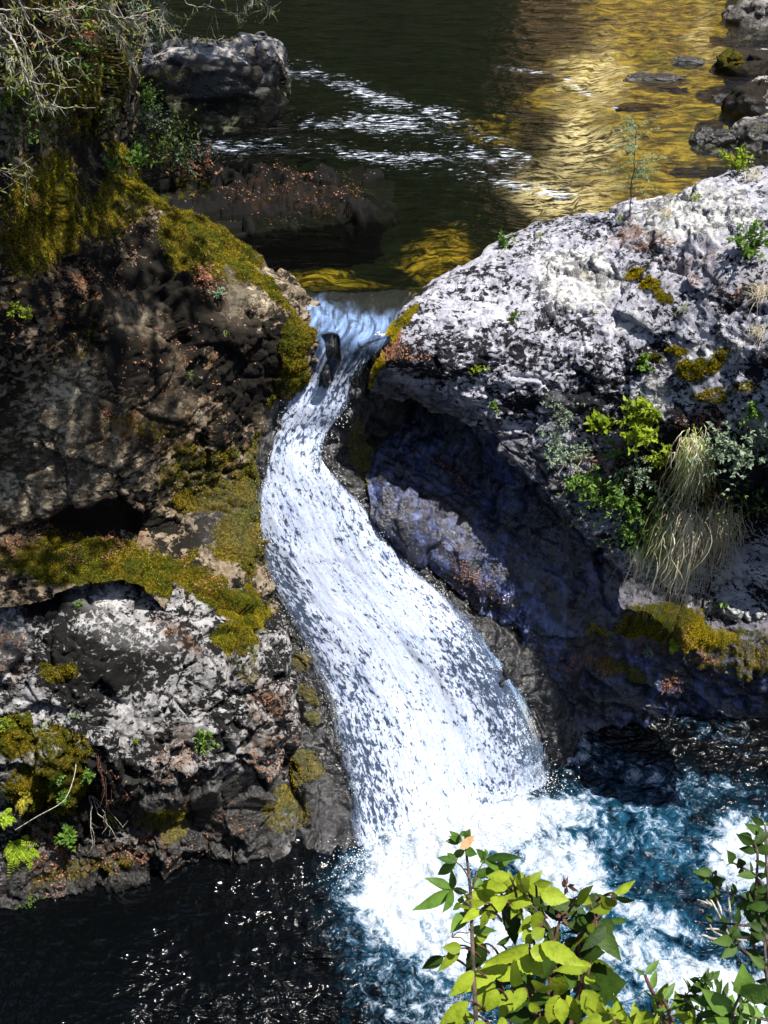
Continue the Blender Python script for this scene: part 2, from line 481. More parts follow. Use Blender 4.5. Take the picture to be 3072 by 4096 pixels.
left_outcrop = Rock('rock_outcrop', rows, 0.018, M_outcrop, [
    ('moss', 500, 2230, 430, 85, 6, 0.95), ('moss', 1020, 2420, 90, 200, 10, 0.9), ('moss', 700, 2300, 250, 80, 20, 0.85), ('moss', 850, 2370, 260, 75, 33, 1.0), ('moss', 980, 2540, 110, 110, 40, 0.9), ('moss', 130, 2260, 160, 50, 0, 0.6),
    ('moss', 40, 2930, 90, 110, 0, 1.0), ('moss', 220, 3000, 190, 110, 0, 0.7), ('moss', 180, 3150, 200, 120, 0, 0.8), ('moss', 640, 3270, 130, 60, 0, 0.8), ('moss', 1140, 3250, 110, 90, 0, 0.6),
    ('moss', 230, 2680, 90, 50, 0, 0.7), ('moss', 1000, 2680, 70, 90, 0, 0.5), ('moss', 330, 3480, 260, 60, -20, 0.6),
    ('rust', 250, 2210, 300, 90, 0, 1.0), ('rust', 620, 2280, 250, 80, 15, 0.8), ('rust', 700, 2540, 170, 35, 38, 0.9), ('rust', 400, 3400, 420, 220, -15, 1.0), ('rust', 430, 3180, 90, 160, 0, 1.0), ('rust', 1060, 2950, 80, 260, 0, 0.9), ('rust', 700, 3050, 160, 120, 0, 0.6), ('rust', 650, 3330, 420, 120, -15, 0.8), ('rust', 40, 2620, 60, 160, 0, 0.7),
    ('pale', 380, 2330, 140, 110, 0, 0.8), ('pale', 40, 2560, 90, 120, 0, 0.8), ('pale', 520, 2520, 220, 60, 15, 0.55), ('pale', 100, 3100, 90, 60, 0, 0.7),
    ('black', 200, 2400, 200, 60, 0, 0.6), ('black', 350, 2650, 400, 150, 0, 0.2), ('black', 350, 3180, 280, 130, 0, 0.7), 
    ('wet', 450, 3500, 850, 150, -12, 0.95), ('wet', 900, 3270, 330, 200, -15, 0.95), ('wet', 640, 3220, 230, 120, -20, 0.8), ('wet', 1000, 3000, 120, 160, 0, 0.3), ('wet', 620, 3250, 200, 130, 0, 0.8),  # wet foot, darkened further to paint the undercut's shade
], seed=21, big=0.15, mid=0.085, small=0.028, freq=2.1)
tag(left_outcrop.obj, 'blocky grey rock outcrop with moss on its brow, overhanging the pool at lower left', 'rock outcrop')

# large right outcrop
rows = [
    [Z(1600, 1330, -0.35), Z(1660, 1240, -0.25), Z(1830, 1120, -0.15), Z(2060, 980, 0.0), Z(2280, 910, 0.1), Z(2480, 890, 0.3), Z(2700, 820, 0.7), Z(2900, 750, 1.0), Z(3120, 720, 1.1), Z(3500, 700, 1.3)],
    [Z(1565, 1345, 0.02), Z(1640, 1240, 0.12), Z(1815, 1115, 0.22), Z(2050, 970, 0.35), Z(2270, 890, 0.6), Z(2460, 862, 0.8), Z(2690, 795, 1.15), Z(2880, 720, 1.45), Z(3110, 690, 1.6), Z(3500, 660, 1.8)],
    [Z(1535, 1400, -0.10), Z(1690, 1300, 0.12), Z(1860, 1210, 0.26), Z(2080, 1090, 0.42), Z(2300, 1030, 0.62), Z(2500, 1010, 0.78), Z(2720, 980, 1.05), Z(2910, 930, 1.3), Z(3120, 900, 1.45), Z(3500, 880, 1.7)],
    [Z(1505, 1450, -0.25), Z(1700, 1380, 0.0), Z(1900, 1330, 0.12), Z(2130, 1250, 0.22), Z(2330, 1210, 0.36), Z(2540, 1200, 0.5), Z(2740, 1190, 0.72), Z(2930, 1170, 0.95), Z(3130, 1160, 1.15), Z(3500, 1150, 1.5)],
    [Z(1490, 1490, -0.40), Z(1690, 1460, -0.2), Z(1910, 1460, -0.12), Z(2140, 1420, -0.05), Z(2360, 1410, 0.0), Z(2570, 1430, 0.05), Z(2770, 1450, 0.2), Z(2960, 1450, 0.42), Z(3140, 1450, 0.65), Z(3500, 1450, 1.1)],
    [Z(1480, 1530, -0.62), Z(1650, 1525, -0.5), Z(1860, 1570, -0.5), Z(2090, 1620, -0.6), Z(2340, 1680, -0.7), Z(2580, 1750, -0.75), Z(2800, 1800, -0.65), Z(2990, 1800, -0.4), Z(3160, 1800, -0.15), Z(3500, 1800, 0.4)],
    [Z(1480, 1560, -0.85), Z(1620, 1570, -0.75), Z(1810, 1640, -0.80), Z(2010, 1755, -1.05), Z(2260, 1930, -1.45), Z(2500, 2060, -1.75), Z(2760, 2120, -1.75), Z(2990, 2130, -1.45), Z(3160, 2130, -1.15), Z(3500, 2130, -0.5)],
    [Z(1480, 1590, -1.1), Z(1600, 1600, -0.95), Z(1790, 1670, -0.98), Z(1990, 1795, -1.22), Z(2255, 2030, -1.72), Z(2520, 2280, -2.35), Z(2770, 2380, -2.5), Z(2990, 2430, -2.45), Z(3160, 2450, -2.2), Z(3500, 2450, -1.6)],
]
last = rows[-1]
rows.append([off(p, 0.05, 0.35, -0.10) for p in last])
rows.append([off(p, 0.10, 0.9, -0.1) for p in last])
for r in rows[:1]:
    pass
rows.insert(0, [off(p, 0.1, 0.6, -0.9) for p in rows[0]])
right_outcrop = Rock('rock_outcrop', rows, 0.018, M_grey, [
    ('moss', 1600, 1330, 130, 25, -40, 0.8), ('moss', 1475, 1470, 90, 55, -40, 1.0), ('rust', 1560, 1440, 90, 40, -50, 0.8),
    ('moss', 2620, 1440, 60, 25, 0, 0.8), ('moss', 2620, 1170, 70, 30, 0, 0.8), ('moss', 2820, 1450, 130, 40, -10, 0.8), ('moss', 2900, 1560, 160, 40, 0, 0.6), ('moss', 2550, 1100, 50, 40, 0, 0.8), ('moss', 2720, 1400, 60, 25, 0, 0.8),
    ('moss', 2600, 1950, 430, 160, 15, 0.5), ('rust', 2850, 1750, 240, 120, 0, 0.9), ('rust', 2600, 1850, 350, 180, 0, 0.7), ('rust', 2950, 2000, 150, 160, 0, 0.8),
    ('rust', 2550, 930, 130, 40, 0, 0.7), ('rust', 2900, 1100, 250, 150, 0, 0.35), ('rust', 1640, 1500, 120, 60, -50, 0.4),
    ('pale', 2330, 1080, 220, 150, 0, 1.0), ('pale', 2800, 850, 330, 110, -10, 0.9), ('pale', 2840, 1430, 170, 60, -6, 0.9), ('pale', 2640, 1550, 90, 60, 0, 1.0), ('pale', 2330, 1200, 120, 60, 0, 0.9),
    ('pale', 2500, 1290, 130, 40, 0, 0.8), ('pale', 2250, 1650, 90, 80, 40, 0.5),
    ('black', 2500, 1650, 500, 120, 5, 0.3), ('black', 2500, 1450, 350, 100, 0, 0.25), ('black', 1900, 1430, 350, 100, -10, 0.22), ('black', 2800, 1950, 350, 250, 0, 0.8),
    ('wet', 1700, 1620, 260, 60, 20, 0.8), ('wet', 2100, 1860, 330, 45, 42, 0.7), ('wet', 2450, 2250, 300, 50, 42, 0.8), ('wet', 1540, 1560, 70, 70, 0, 0.8),
], seed=40, big=0.09, mid=0.05, small=0.024, freq=1.8, stretch=(0.8, 0.8, 1.25), crack=0.35)
tag(right_outcrop.obj, 'large pale grey rock outcrop with black lichen, right of the waterfall', 'rock outcrop')

# hollow under the right outcrop: smooth wet purple-black face
rows = [
    [Z(1420, 1560, -1.70), Z(1600, 1580, -1.65), Z(1800, 1640, -1.70), Z(2020, 1760, -2.00), Z(2270, 1960, -2.50), Z(2530, 2220, -3.20), Z(2780, 2360, -3.55), Z(3120, 2420, -3.65)],
    [Z(1420, 1680, -1.82), Z(1600, 1690, -1.87), Z(1780, 1760, -2.02), Z(1990, 1890, -2.37), Z(2230, 2080, -2.87), Z(2480, 2320, -3.52), Z(2740, 2430, -3.82), Z(3120, 2480, -3.92)],
    [Z(1440, 1820, -1.96), Z(1590, 1840, -1.99), Z(1750, 1910, -2.19), Z(1950, 2030, -2.54), Z(2160, 2190, -2.99), Z(2400, 2380, -3.54), Z(2700, 2470, -3.84), Z(3120, 2520, -3.94)],
    [Z(1470, 1950, -2.08), Z(1600, 1980, -2.13), Z(1740, 2060, -2.38), Z(1910, 2170, -2.68), Z(2100, 2300, -3.08), Z(2330, 2440, -3.58), Z(2650, 2500, -3.88), Z(3120, 2570, -4.03)],
    [Z(1490, 2060, -2.30), Z(1600, 2100, -2.35), Z(1740, 2190, -2.65), Z(1880, 2290, -2.95), Z(2060, 2400, -3.30), Z(2270, 2500, -3.75), Z(2620, 2560, -4.10), Z(3120, 2640, -4.30)],
    [Z(1500, 2130, -2.60), Z(1620, 2190, -2.70), Z(1750, 2280, -3.00), Z(1900, 2390, -3.30), Z(2080, 2500, -3.70), Z(2270, 2600, -4.20), Z(2620, 2680, -4.60), Z(3120, 2720, -4.75)],
    [Z(1520, 2210, -3.00), Z(1660, 2300, -3.20), Z(1800, 2420, -3.55), Z(1960, 2560, -3.95), Z(2120, 2680, -4.35), Z(2290, 2780, -4.85), Z(2620, 2800, -5.10), Z(3120, 2800, -5.20)],
    [Z(1560, 2330, -3.60), Z(1720, 2440, -3.80), Z(1880, 2590, -4.20), Z(2030, 2750, -4.65), Z(2160, 2880, -5.05), Z(2310, 2940, -5.40), Z(2620, 2870, -5.45), Z(3120, 2860, -5.50)],
    [Z(1620, 2480, -4.30), Z(1800, 2600, -4.50), Z(1960, 2760, -4.90), Z(2090, 2920, -5.30), Z(2200, 3020, -5.70), Z(2330, 3030, -6.00), Z(2620, 2950, -6.10), Z(3120, 2930, -6.20)],
]
for r in rows:
    r.append(off(r[-1], 4.2, 0.2, 0.1))
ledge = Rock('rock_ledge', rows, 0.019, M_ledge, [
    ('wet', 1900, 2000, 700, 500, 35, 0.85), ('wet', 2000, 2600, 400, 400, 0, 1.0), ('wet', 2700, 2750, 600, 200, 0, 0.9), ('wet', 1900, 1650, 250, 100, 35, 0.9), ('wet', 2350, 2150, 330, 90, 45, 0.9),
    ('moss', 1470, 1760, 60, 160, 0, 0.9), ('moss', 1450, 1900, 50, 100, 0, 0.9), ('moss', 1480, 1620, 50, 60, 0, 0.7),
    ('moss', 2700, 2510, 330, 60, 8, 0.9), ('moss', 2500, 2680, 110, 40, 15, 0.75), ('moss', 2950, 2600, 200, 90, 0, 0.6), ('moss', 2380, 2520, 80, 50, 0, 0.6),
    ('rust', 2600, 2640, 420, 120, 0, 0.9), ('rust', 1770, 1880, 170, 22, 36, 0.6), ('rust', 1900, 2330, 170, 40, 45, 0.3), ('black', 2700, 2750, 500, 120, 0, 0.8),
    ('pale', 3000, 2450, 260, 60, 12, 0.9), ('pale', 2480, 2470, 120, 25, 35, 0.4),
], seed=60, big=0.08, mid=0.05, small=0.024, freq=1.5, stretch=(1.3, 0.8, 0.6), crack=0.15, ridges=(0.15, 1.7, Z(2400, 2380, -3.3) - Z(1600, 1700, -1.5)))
tag(ledge.obj, 'dark wet rock ledge hollowed out beneath the pale right outcrop', 'rock ledge')

# rock bed under the fall, wet, with the strip of black rock on either side
FALL = [  # left px, py, right px, py, z left, z right
    (1130, 1150, 1690, 1150, -0.03, -0.03), (1165, 1190, 1665, 1200, -0.005, -0.005), (1200, 1240, 1630, 1265, -0.03, -0.03), (1228, 1295, 1590, 1330, -0.09, -0.10), (1238, 1345, 1520, 1385, -0.20, -0.22),
    (1222, 1440, 1455, 1460, -0.5, -0.5), (1190, 1530, 1400, 1545, -0.8, -0.8), (1150, 1620, 1375, 1640, -1.05, -1.1),
    (1110, 1720, 1310, 1730, -1.35, -1.4), (1080, 1830, 1285, 1830, -1.62, -1.65), (1055, 1930, 1355, 1930, -1.9, -1.9), (1045, 2030, 1440, 2030, -2.18, -2.2),
    (1052, 2150, 1525, 2140, -2.55, -2.5), (1085, 2290, 1645, 2280, -2.95, -2.9), (1140, 2420, 1775, 2400, -3.32, -3.2), (1215, 2560, 1895, 2530, -3.7, -3.5),
    (1290, 2700, 1985, 2660, -4.05, -3.85), (1345, 2830, 2065, 2800, -4.35, -4.25), (1380, 2970, 2120, 2920, -4.65, -4.65), (1415, 3130, 2160, 3030, -5.0, -5.05), (1445, 3290, 2185, 3110, -5.32, -5.4), (1465, 3430, 2200, 3160, -5.62, -5.62)]
rows = []
for k, (lx, ly, rx, ry, zl, zr) in enumerate(FALL):
    a, b = Z(lx, ly, zl), Z(rx, ry, zr)
    d = (b - a) / np.linalg.norm(b - a)
    drop = min(0.16, 0.05 + 0.02 * k) + (0.30 if k < 2 else 0.12 if k < 3 else 0)
    down = np.array([0, 0.4 * drop, -drop])
    lw = np.interp(k, [0, 7, 12, 16, 21], [0.5, 0.5, 0.6, 1.1, 1.3])
    rows.append([a - d * lw + down * 3 + np.array([0, 0.5, -0.1]), a - d * lw * 0.5 + down * 0.4 + np.array([0, 0.12, 0]), a - d * 0.05 + down * 0.7, a * 0.75 + b * 0.25 + down, a * 0.5 + b * 0.5 + down * 1.1, a * 0.25 + b * 0.75 + down, b + d * 0.05 + down * 0.7,
                 b + d * 0.25 + down * 0.8 + np.array([0, 0.08, -0.03]), b + d * 0.7 + down + np.array([0, 0.45, -0.25])])
rows.insert(0, [off(p, 0, 1.0, -0.55) for p in rows[0]])
chute = Rock('rock_chute', rows, 0.02, M_wet, [
    ('wet', 1500, 2400, 2200, 2400, 0, 1.0), ('moss', 1180, 3080, 120, 100, 0, 1.0), ('moss', 1260, 2870, 60, 40, 20, 0.8), ('moss', 1180, 3260, 90, 70, 0, 0.7), ('moss', 1200, 2650, 70, 60, 0, 0.7), ('rust', 1200, 2900, 80, 200, 0, 0.25), ('rust', 1420, 1190, 300, 70, 0, 1.0), ('rust', 1850, 2380, 250, 50, 42, 0.5), ('moss', 1230, 2780, 90, 40, 20, 0.7), ('moss', 1150, 2600, 60, 100, 0, 0.5),
    ('moss', 1030, 2250, 70, 220, 0, 0.8), ('moss', 1440, 1800, 50, 150, 0, 0.7),
], seed=80, big=0.06, mid=0.045, small=0.022, freq=2.4, stretch=(1.6, 0.8, 0.6), crack=0.2, ridges=(0.07, 3.0, Z(2100, 2900, -4.6) - Z(1600, 2200, -2.7)))
tag(chute.obj, 'steep black wet bedrock chute carrying the waterfall', 'bedrock')
# ------------------------------------------------------------------ water
def foam_glints(n, foamy, v, scale=1.0):
    """White broken water: colour and bump of foam and painted sky glints."""
    return n.shader('BsdfPrincipled', Base_Color=(0.62, 0.69, 0.84), Roughness=0.55, Subsurface_Weight=0.0,
                    Normal=n.bump(n.noise(v, 60 * scale, 4, 0.65), 0.02, 0.5))

def make_river_material():
    n = Nodes('river_water')
    v = n.obj()
    w = n.node('Mapping', Vector=v, Rotation=(0, 0, math.radians(12)), Scale=(0.55, 1.5, 1))
    h = n.m('ADD', n.m('MULTIPLY', n.noise(w, 3.2, 3, 0.55, 0.6), 1.0), n.m('MULTIPLY', n.noise(w, 9.0, 3, 0.6, 0.8), 0.30))
    nb = n.bump(h, 0.07, 0.7)
    fres = n.node('Fresnel', IOR=1.36, Normal=nb)
    body = n.shader('BsdfTransparent', Color=(0.74, 0.80, 0.66))
    gl = n.shader('BsdfGlossy', Color=(1, 1, 1), Roughness=0.05, Normal=nb)
    s = n.mixs(fres, body, gl)
    foam = n.rng(n.m('ADD', n.attr('foam'), n.m('MULTIPLY', n.m('SUBTRACT', n.noise(n.scalev(v, (0.45, 2.3, 1), (0, 0, math.radians(10))), 9.0, 6, 0.72), 0.54), 3.4)), 0.42, 0.80)
    s = n.mixs(n.m('MULTIPLY', foam, n.rng(n.attr('foam'), 0.0, 0.08)), s, foam_glints(n, None, v))
    return n.done(s)

M_river = make_river_material()

# upper river surface
ys = 12.0 * np.exp(np.linspace(0, math.log(60 / 12.0), 620))
xs = np.linspace(-1, 1, 520)
Y, X = np.meshgrid(ys, xs, indexing='ij')
X = X * (3.0 + Y * 0.42)
P = np.stack([X, Y, np.zeros_like(X)], -1)
px, py = project(P)
Qa = P * np.array([0.5, 1.4, 1])
rough = 0.25 + smooth(1500, 900, px) * smooth(220, 330, py) * smooth(760, 640, py) + 0.6 * smooth(1300, 2400, px) * smooth(950, 200, py)
amp = 0.013 + 0.034 * np.clip(rough, 0, 1)
Zr = amp * (fbm(Qa, 2.1, 4, 5, 0.5) + 0.4 * fbm(Qa, 6.0, 3, 6, 0.6, True))
def stroke(px, py, pts, width):
    """Closeness (0..1) to a drawn line."""
    best = np.full(px.shape, 1e9)
    for (x0, y0), (x1, y1) in zip(pts[:-1], pts[1:]):
        dx, dy = x1 - x0, y1 - y0
        t = np.clip(((px - x0) * dx + (py - y0) * dy) / (dx * dx + dy * dy), 0, 1)
        best = np.minimum(best, np.hypot(px - x0 - t * dx, (py - y0 - t * dy) * 1.6))
    return smooth(width, 0, best)
seams = [([(1060, 280), (1260, 290), (1420, 370), (1600, 440), (1760, 470)], 120), ([(1250, 480), (1500, 480), (1800, 560), (2050, 690)], 150),
         ([(820, 590), (1300, 600), (1700, 640), (2000, 720), (2250, 790)], 110), ([(2010, 270), (2250, 300), (2380, 370), (2480, 430)], 45), ([(1500, 420), (1900, 520), (2100, 640)], 90)]
seam = np.zeros_like(px)
for pts, wd in seams:
    seam = np.maximum(seam, stroke(px + 50 * fbm(P, 0.8, 3, 61), py + 25 * fbm(P, 0.8, 3, 62), pts, wd))
Zr += 0.05 * seam * fbm(Qa, 3.0, 3, 8)
P[..., 2] = RIVER + Zr
lipy = at_z(1400, 1205, 0)[1] + 0.10 * fbm(P * np.array([1, 0, 0]), 1.5, 3, 77)
P[..., 2] -= 0.05 * smooth(lipy + 0.5, lipy, Y)
keep = ~((Y < lipy) & (X > -4.5))
me = grid_mesh('river', P, keep=keep)
set_attr(me, 'foam', 0.57 * seam * (0.55 + 0.45 * smooth(-0.3, 0.3, fbm(Qa, 1.6, 3, 71))))  # foam streaks that also paint the sky glints on the waves
river = tag(link('river', me, M_river), kind='structure')

# river bed
def make_bed_material():
    n = Nodes('river_bed')
    v = n.obj()
    g = n.attr('gold')
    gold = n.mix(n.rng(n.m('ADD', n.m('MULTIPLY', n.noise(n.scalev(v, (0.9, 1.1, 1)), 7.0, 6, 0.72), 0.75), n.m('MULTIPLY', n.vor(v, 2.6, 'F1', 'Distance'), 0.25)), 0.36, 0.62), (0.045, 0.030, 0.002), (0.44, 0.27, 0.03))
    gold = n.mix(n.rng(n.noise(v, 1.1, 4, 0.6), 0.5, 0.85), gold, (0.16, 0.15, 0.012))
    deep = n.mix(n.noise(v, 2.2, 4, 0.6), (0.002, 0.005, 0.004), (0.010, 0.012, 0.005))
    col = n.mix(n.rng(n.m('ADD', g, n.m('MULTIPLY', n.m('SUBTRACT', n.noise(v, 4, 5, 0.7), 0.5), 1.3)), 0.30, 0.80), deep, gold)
    rip = n.rng(n.noise(n.scalev(v, (0.5, 2.6, 1), (0, 0, math.radians(14))), 2.6, 6, 0.66, 0.9), 0.42, 0.57)
    col = n.mix(rip, n.mix(0.82, col, (0.003, 0.003, 0.001)), col)  # dark reflection bands of the surface ripples, painted into the bed colour
    rip2 = n.rng(n.noise(n.scalev(v, (0.6, 3.2, 1), (0, 0, math.radians(16))), 3.2, 5, 0.62, 0.7), 0.42, 0.54)
    col = n.mix(n.m('MULTIPLY', n.m('MULTIPLY', n.attr('warm_glint'), rip2), n.rng(n.noise(n.scalev(v, (0.6, 1.5, 1)), 8.0, 6, 0.7), 0.38, 0.53)), col, (0.90, 0.66, 0.46))
    return n.done(n.shader('BsdfDiffuse', Color=col, Normal=n.bump(n.noise(v, 9, 5, 0.6), 0.05, 0.6)))
ys = 12.75 * np.exp(np.linspace(0, math.log(75 / 12.75), 360))
xs = np.linspace(-1, 1, 300)
Y, X = np.meshgrid(ys, xs, indexing='ij')
X = X * (3.5 + Y * 0.5)
P = np.stack([X, Y, np.zeros_like(X)], -1)
bx, by = project(P)
bx = bx + 150 * fbm(P, 0.7, 5, 33, 0.6)
by = by + 80 * fbm(P, 0.7, 5, 34, 0.6)
def blob(cx, cy, rx, ry, ang=0.0):
    a = math.radians(ang)
    dx, dy = bx - cx, by - cy
    return smooth(1.6, 0.2, np.hypot((dx * math.cos(a) + dy * math.sin(a)) / rx, (-dx * math.sin(a) + dy * math.cos(a)) / ry))
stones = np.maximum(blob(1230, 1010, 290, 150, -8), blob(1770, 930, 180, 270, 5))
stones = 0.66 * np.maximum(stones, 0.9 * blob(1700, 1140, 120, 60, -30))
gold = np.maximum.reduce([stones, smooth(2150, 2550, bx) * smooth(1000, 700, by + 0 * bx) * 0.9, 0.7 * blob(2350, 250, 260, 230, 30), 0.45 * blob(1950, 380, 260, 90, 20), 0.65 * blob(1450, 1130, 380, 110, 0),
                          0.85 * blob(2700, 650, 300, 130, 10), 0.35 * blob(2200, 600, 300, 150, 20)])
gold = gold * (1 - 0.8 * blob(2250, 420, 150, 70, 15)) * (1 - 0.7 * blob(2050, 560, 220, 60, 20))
warm_glint = np.maximum.reduce([blob(2330, 400, 110, 130, 40), blob(2380, 170, 130, 110, 0), blob(2300, 620, 190, 100, 25), 0.6 * blob(2850, 40, 60, 120, 0)])  # warm light reflected by the water, painted into the bed colour
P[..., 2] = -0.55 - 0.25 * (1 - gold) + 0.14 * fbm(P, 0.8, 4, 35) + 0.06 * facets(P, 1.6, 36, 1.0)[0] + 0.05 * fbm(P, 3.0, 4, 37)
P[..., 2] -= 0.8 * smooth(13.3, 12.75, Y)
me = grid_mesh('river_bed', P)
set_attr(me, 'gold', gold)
set_attr(me, 'warm_glint', warm_glint)
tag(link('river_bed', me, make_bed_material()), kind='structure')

# the fall: a sheet of broken water down the chute
rows = []
for k, (lx, ly, rx, ry, zl, zr) in enumerate(FALL):
    a, b = Z(lx, ly, zl), Z(rx, ry, zr)
    a, b = a + (a - b) * 0.05, b + (b - a) * 0.05
    bulge = np.interp(k, [0, 4, 6, 9, 21], [0, 0.02, 0.05, 0.10, 0.24])
    up = np.array([0, -0.55, 0.45]) * bulge
    rows.append([a, a * 0.8 + b * 0.2 + up * 0.75, a * 0.5 + b * 0.5 + up, a * 0.2 + b * 0.8 + up * 0.75, b])
G = lattice(rows, 0.0105, 900)
N, flip = grid_normals(G)
R, C = G.shape[:2]
vv = np.concatenate([[0], np.cumsum(np.linalg.norm(np.diff(G[:, C // 2], axis=0), axis=1))])[:, None] * np.ones((1, C))
uu = (np.linspace(-0.5, 0.5, C)[None, :] * np.linalg.norm(G[:, -1] - G[:, 0], axis=1)[:, None])
t = np.linspace(-1, 1, C)[None, :] * np.ones((R, 1))
fx, fy = project(G)
UV = np.stack([uu, vv * 0.45, np.zeros_like(uu)], -1)
warp = 0.10 * np.stack([fbm(UV, 5, 3, 90), fbm(UV, 5, 3, 91), 0 * uu], -1)
turb = smooth(1480, 1900, fy)
lump = fbm(UV + warp, 5.5, 5, 92, 0.6)
d = turb * (0.05 * fbm(UV + warp, 2.2, 3, 92) + 0.006 * lump) + (1 - turb) * (0.02 * smooth(1230, 1330, fy) * fbm(np.stack([uu, vv * 0.12, 0 * uu], -1), 9, 3, 94) + 0.022 * fbm(np.stack([uu, vv * 0.5, 0 * uu], -1), 4.5, 4, 99))
gap = stroke(fx + 20 * fbm(G, 3, 2, 95), fy, [(1318, 1350), (1330, 1440), (1300, 1520), (1258, 1610)], 58)
gap = smooth(0.35, 0.6, gap)
split2 = stroke(fx, fy, [(1395, 1370), (1370, 1430), (1355, 1500)], 26) * 0.3
bump2 = smooth(0.35, 0.6, stroke(fx, fy, [(1450, 1370), (1600, 1320)], 30))
edge = np.clip((1 - np.abs(t)) / 0.26, 0, 1)
d = d - 0.10 * gap + 0.02 * bump2 - 0.05 * np.clip(1 - (1 - np.abs(t)) / 0.1, 0, 1) * turb
G2 = G + N * d[..., None]
# how white: clear at the lip, white below
white = smooth(1400, 1700, fy) * 0.75 + 0.25 * smooth(1330, 1430, fy)
white = white * (0.82 + 0.18 * smooth(0.9, 0.2, np.abs(t)))
hole = np.clip(0.25 + 0.45 * smooth(0.1, 0.9, t) * smooth(2200, 2800, fy) + 0.25 * smooth(-0.3, -0.9, t) * smooth(2000, 2300, fy) - 0.25 * np.exp(-((t + 0.05) / 0.45) ** 2) * smooth(1700, 1850, fy) + 0.2 * smooth(1950, 1850, fy) * smooth(0.2, 0.8, t) + 0.06 - 0.45 * smooth(0.93, 1.0, vv / vv.max()), 0, 1)
hole = np.clip(hole + 0.25 * fbm(UV, 2.2, 3, 97), 0, 1)
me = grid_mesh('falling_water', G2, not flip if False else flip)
set_attr(me, 'white', white)
set_attr(me, 'hole', hole)
set_attr(me, 'gap', gap)
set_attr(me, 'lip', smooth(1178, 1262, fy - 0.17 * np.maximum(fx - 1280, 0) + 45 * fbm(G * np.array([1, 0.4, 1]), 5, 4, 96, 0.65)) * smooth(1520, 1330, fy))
set_attr(me, 'edge', edge + 0.45 * fbm(UV, 5, 4, 98))
uvl = me.uv_layers.new(name='flow')
li = np.zeros(len(me.loops), np.int32)
me.loops.foreach_get('vertex_index', li)
uvl.data.foreach_set('uv', np.stack([uu.ravel()[li], vv.ravel()[li]], -1).astype(np.float32).ravel())
def make_fall_material():
    n = Nodes('white_water')
    uv = n.uv()
    v = n.scalev(uv, (1, 0.5, 1))
    streak = n.noise(n.scalev(uv, (1, 0.07, 1)), 22, 4, 0.6)
    cloud = n.noise(n.scalev(uv, (1, 0.45, 1)), 3.2, 4, 0.6)
    blot = n.noise(n.scalev(uv, (1, 0.50, 1), (0, 0, math.radians(-7))), 16, 3, 0.62, 0.3)
    blot2 = n.noise(n.scalev(uv, (1, 0.42, 1), (0, 0, math.radians(5))), 32, 3, 0.62, 0.2)
    fine = n.noise(n.scalev(uv, (1, 0.35, 1)), 60, 3, 0.6)
    bias = n.m('ADD', n.m('MULTIPLY', n.attr('hole'), 0.26), n.m('MULTIPLY', n.m('SUBTRACT', cloud, 0.5), 0.35))
    hole = n.rng(n.m('ADD', n.m('ADD', blot, n.m('MULTIPLY', fine, 0.10)), bias), 0.64, 0.77)
    hole2 = n.rng(n.m('ADD', n.m('ADD', blot2, n.m('MULTIPLY', fine, 0.08)), bias), 0.655, 0.77)
    hole = n.m('MAXIMUM', hole, n.m('MULTIPLY', hole2, 0.9))
    streaky = n.rng(n.m('ADD', streak, n.m('MULTIPLY', n.attr('white'), 0.75)), 0.62, 0.92)
    cover = n.m('MULTIPLY', streaky, n.m('SUBTRACT', 1.0, n.m('MULTIPLY', n.rng(hole, 0.45, 1.0), 0.85)))
    cover = n.m('MULTIPLY', cover, n.m('SUBTRACT', 1.0, n.attr('gap')))
    rag = n.m('ADD', n.m('MULTIPLY', blot2, 1.1), n.m('MULTIPLY', streak, 0.7))
    cover = n.m('MULTIPLY', cover, n.rng(n.m('ADD', n.attr('edge'), rag), 1.0, 1.55))
    nb = n.bump(n.m('ADD', streak, n.m('MULTIPLY', fine, 0.3)), 0.012, 0.4)
    white = n.mix(n.rng(n.m('ADD', n.m('MULTIPLY', fine, 0.5), n.m('MULTIPLY', streak, 0.5)), 0.32, 0.54), (0.26, 0.36, 0.66), (0.58, 0.64, 0.78))
    white = n.mix(n.m('MULTIPLY', hole, 0.85), white, (0.05, 0.085, 0.17))
    df = n.shader('BsdfPrincipled', Base_Color=white, Roughness=0.35, Specular_IOR_Level=0.4, Normal=nb)
    tl = n.shader('BsdfTranslucent', Color=white)
    foam = n.mixs(0.12, df, tl)
    fres = n.node('Fresnel', IOR=1.5, Normal=nb)
    thin = n.mixs(n.m('ADD', fres, 0.04), n.shader('BsdfTransparent', Color=(0.66, 0.76, 0.84)), n.shader('BsdfGlossy', Color=(1, 1, 1), Roughness=0.07, Normal=nb))
    thin = n.mixs(n.m('ADD', n.m('MULTIPLY', n.attr('white'), 0.12), n.m('MULTIPLY', n.attr('lip'), n.rng(n.m('ADD', n.m('MULTIPLY', n.noise(n.scalev(uv, (1, 0.30, 1)), 9, 5, 0.65, 0.8), 0.75), n.m('MULTIPLY', streak, 0.25)), 0.38, 0.66, 0.10, 0.85))), thin, n.shader('BsdfDiffuse', Color=(0.26, 0.40, 0.72)))  # blue sky reflection at the lip, painted as diffuse colour
    vis = n.rng(n.m('ADD', n.attr('edge'), rag), 0.85, 1.1)
    return n.done(n.mixs(vis, n.shader('BsdfTransparent', Color=(1, 1, 1)), n.mixs(cover, thin, foam)))
M_fall = make_fall_material()
base = Z(1800, 3300, POOL)
fall = empty('waterfall', base, 'white waterfall sliding down the narrow rock chute into the blue pool', 'waterfall')
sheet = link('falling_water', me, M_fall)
sheet.parent = fall
sheet.matrix_parent_inverse = Matrix.Translation(-Vector(base))

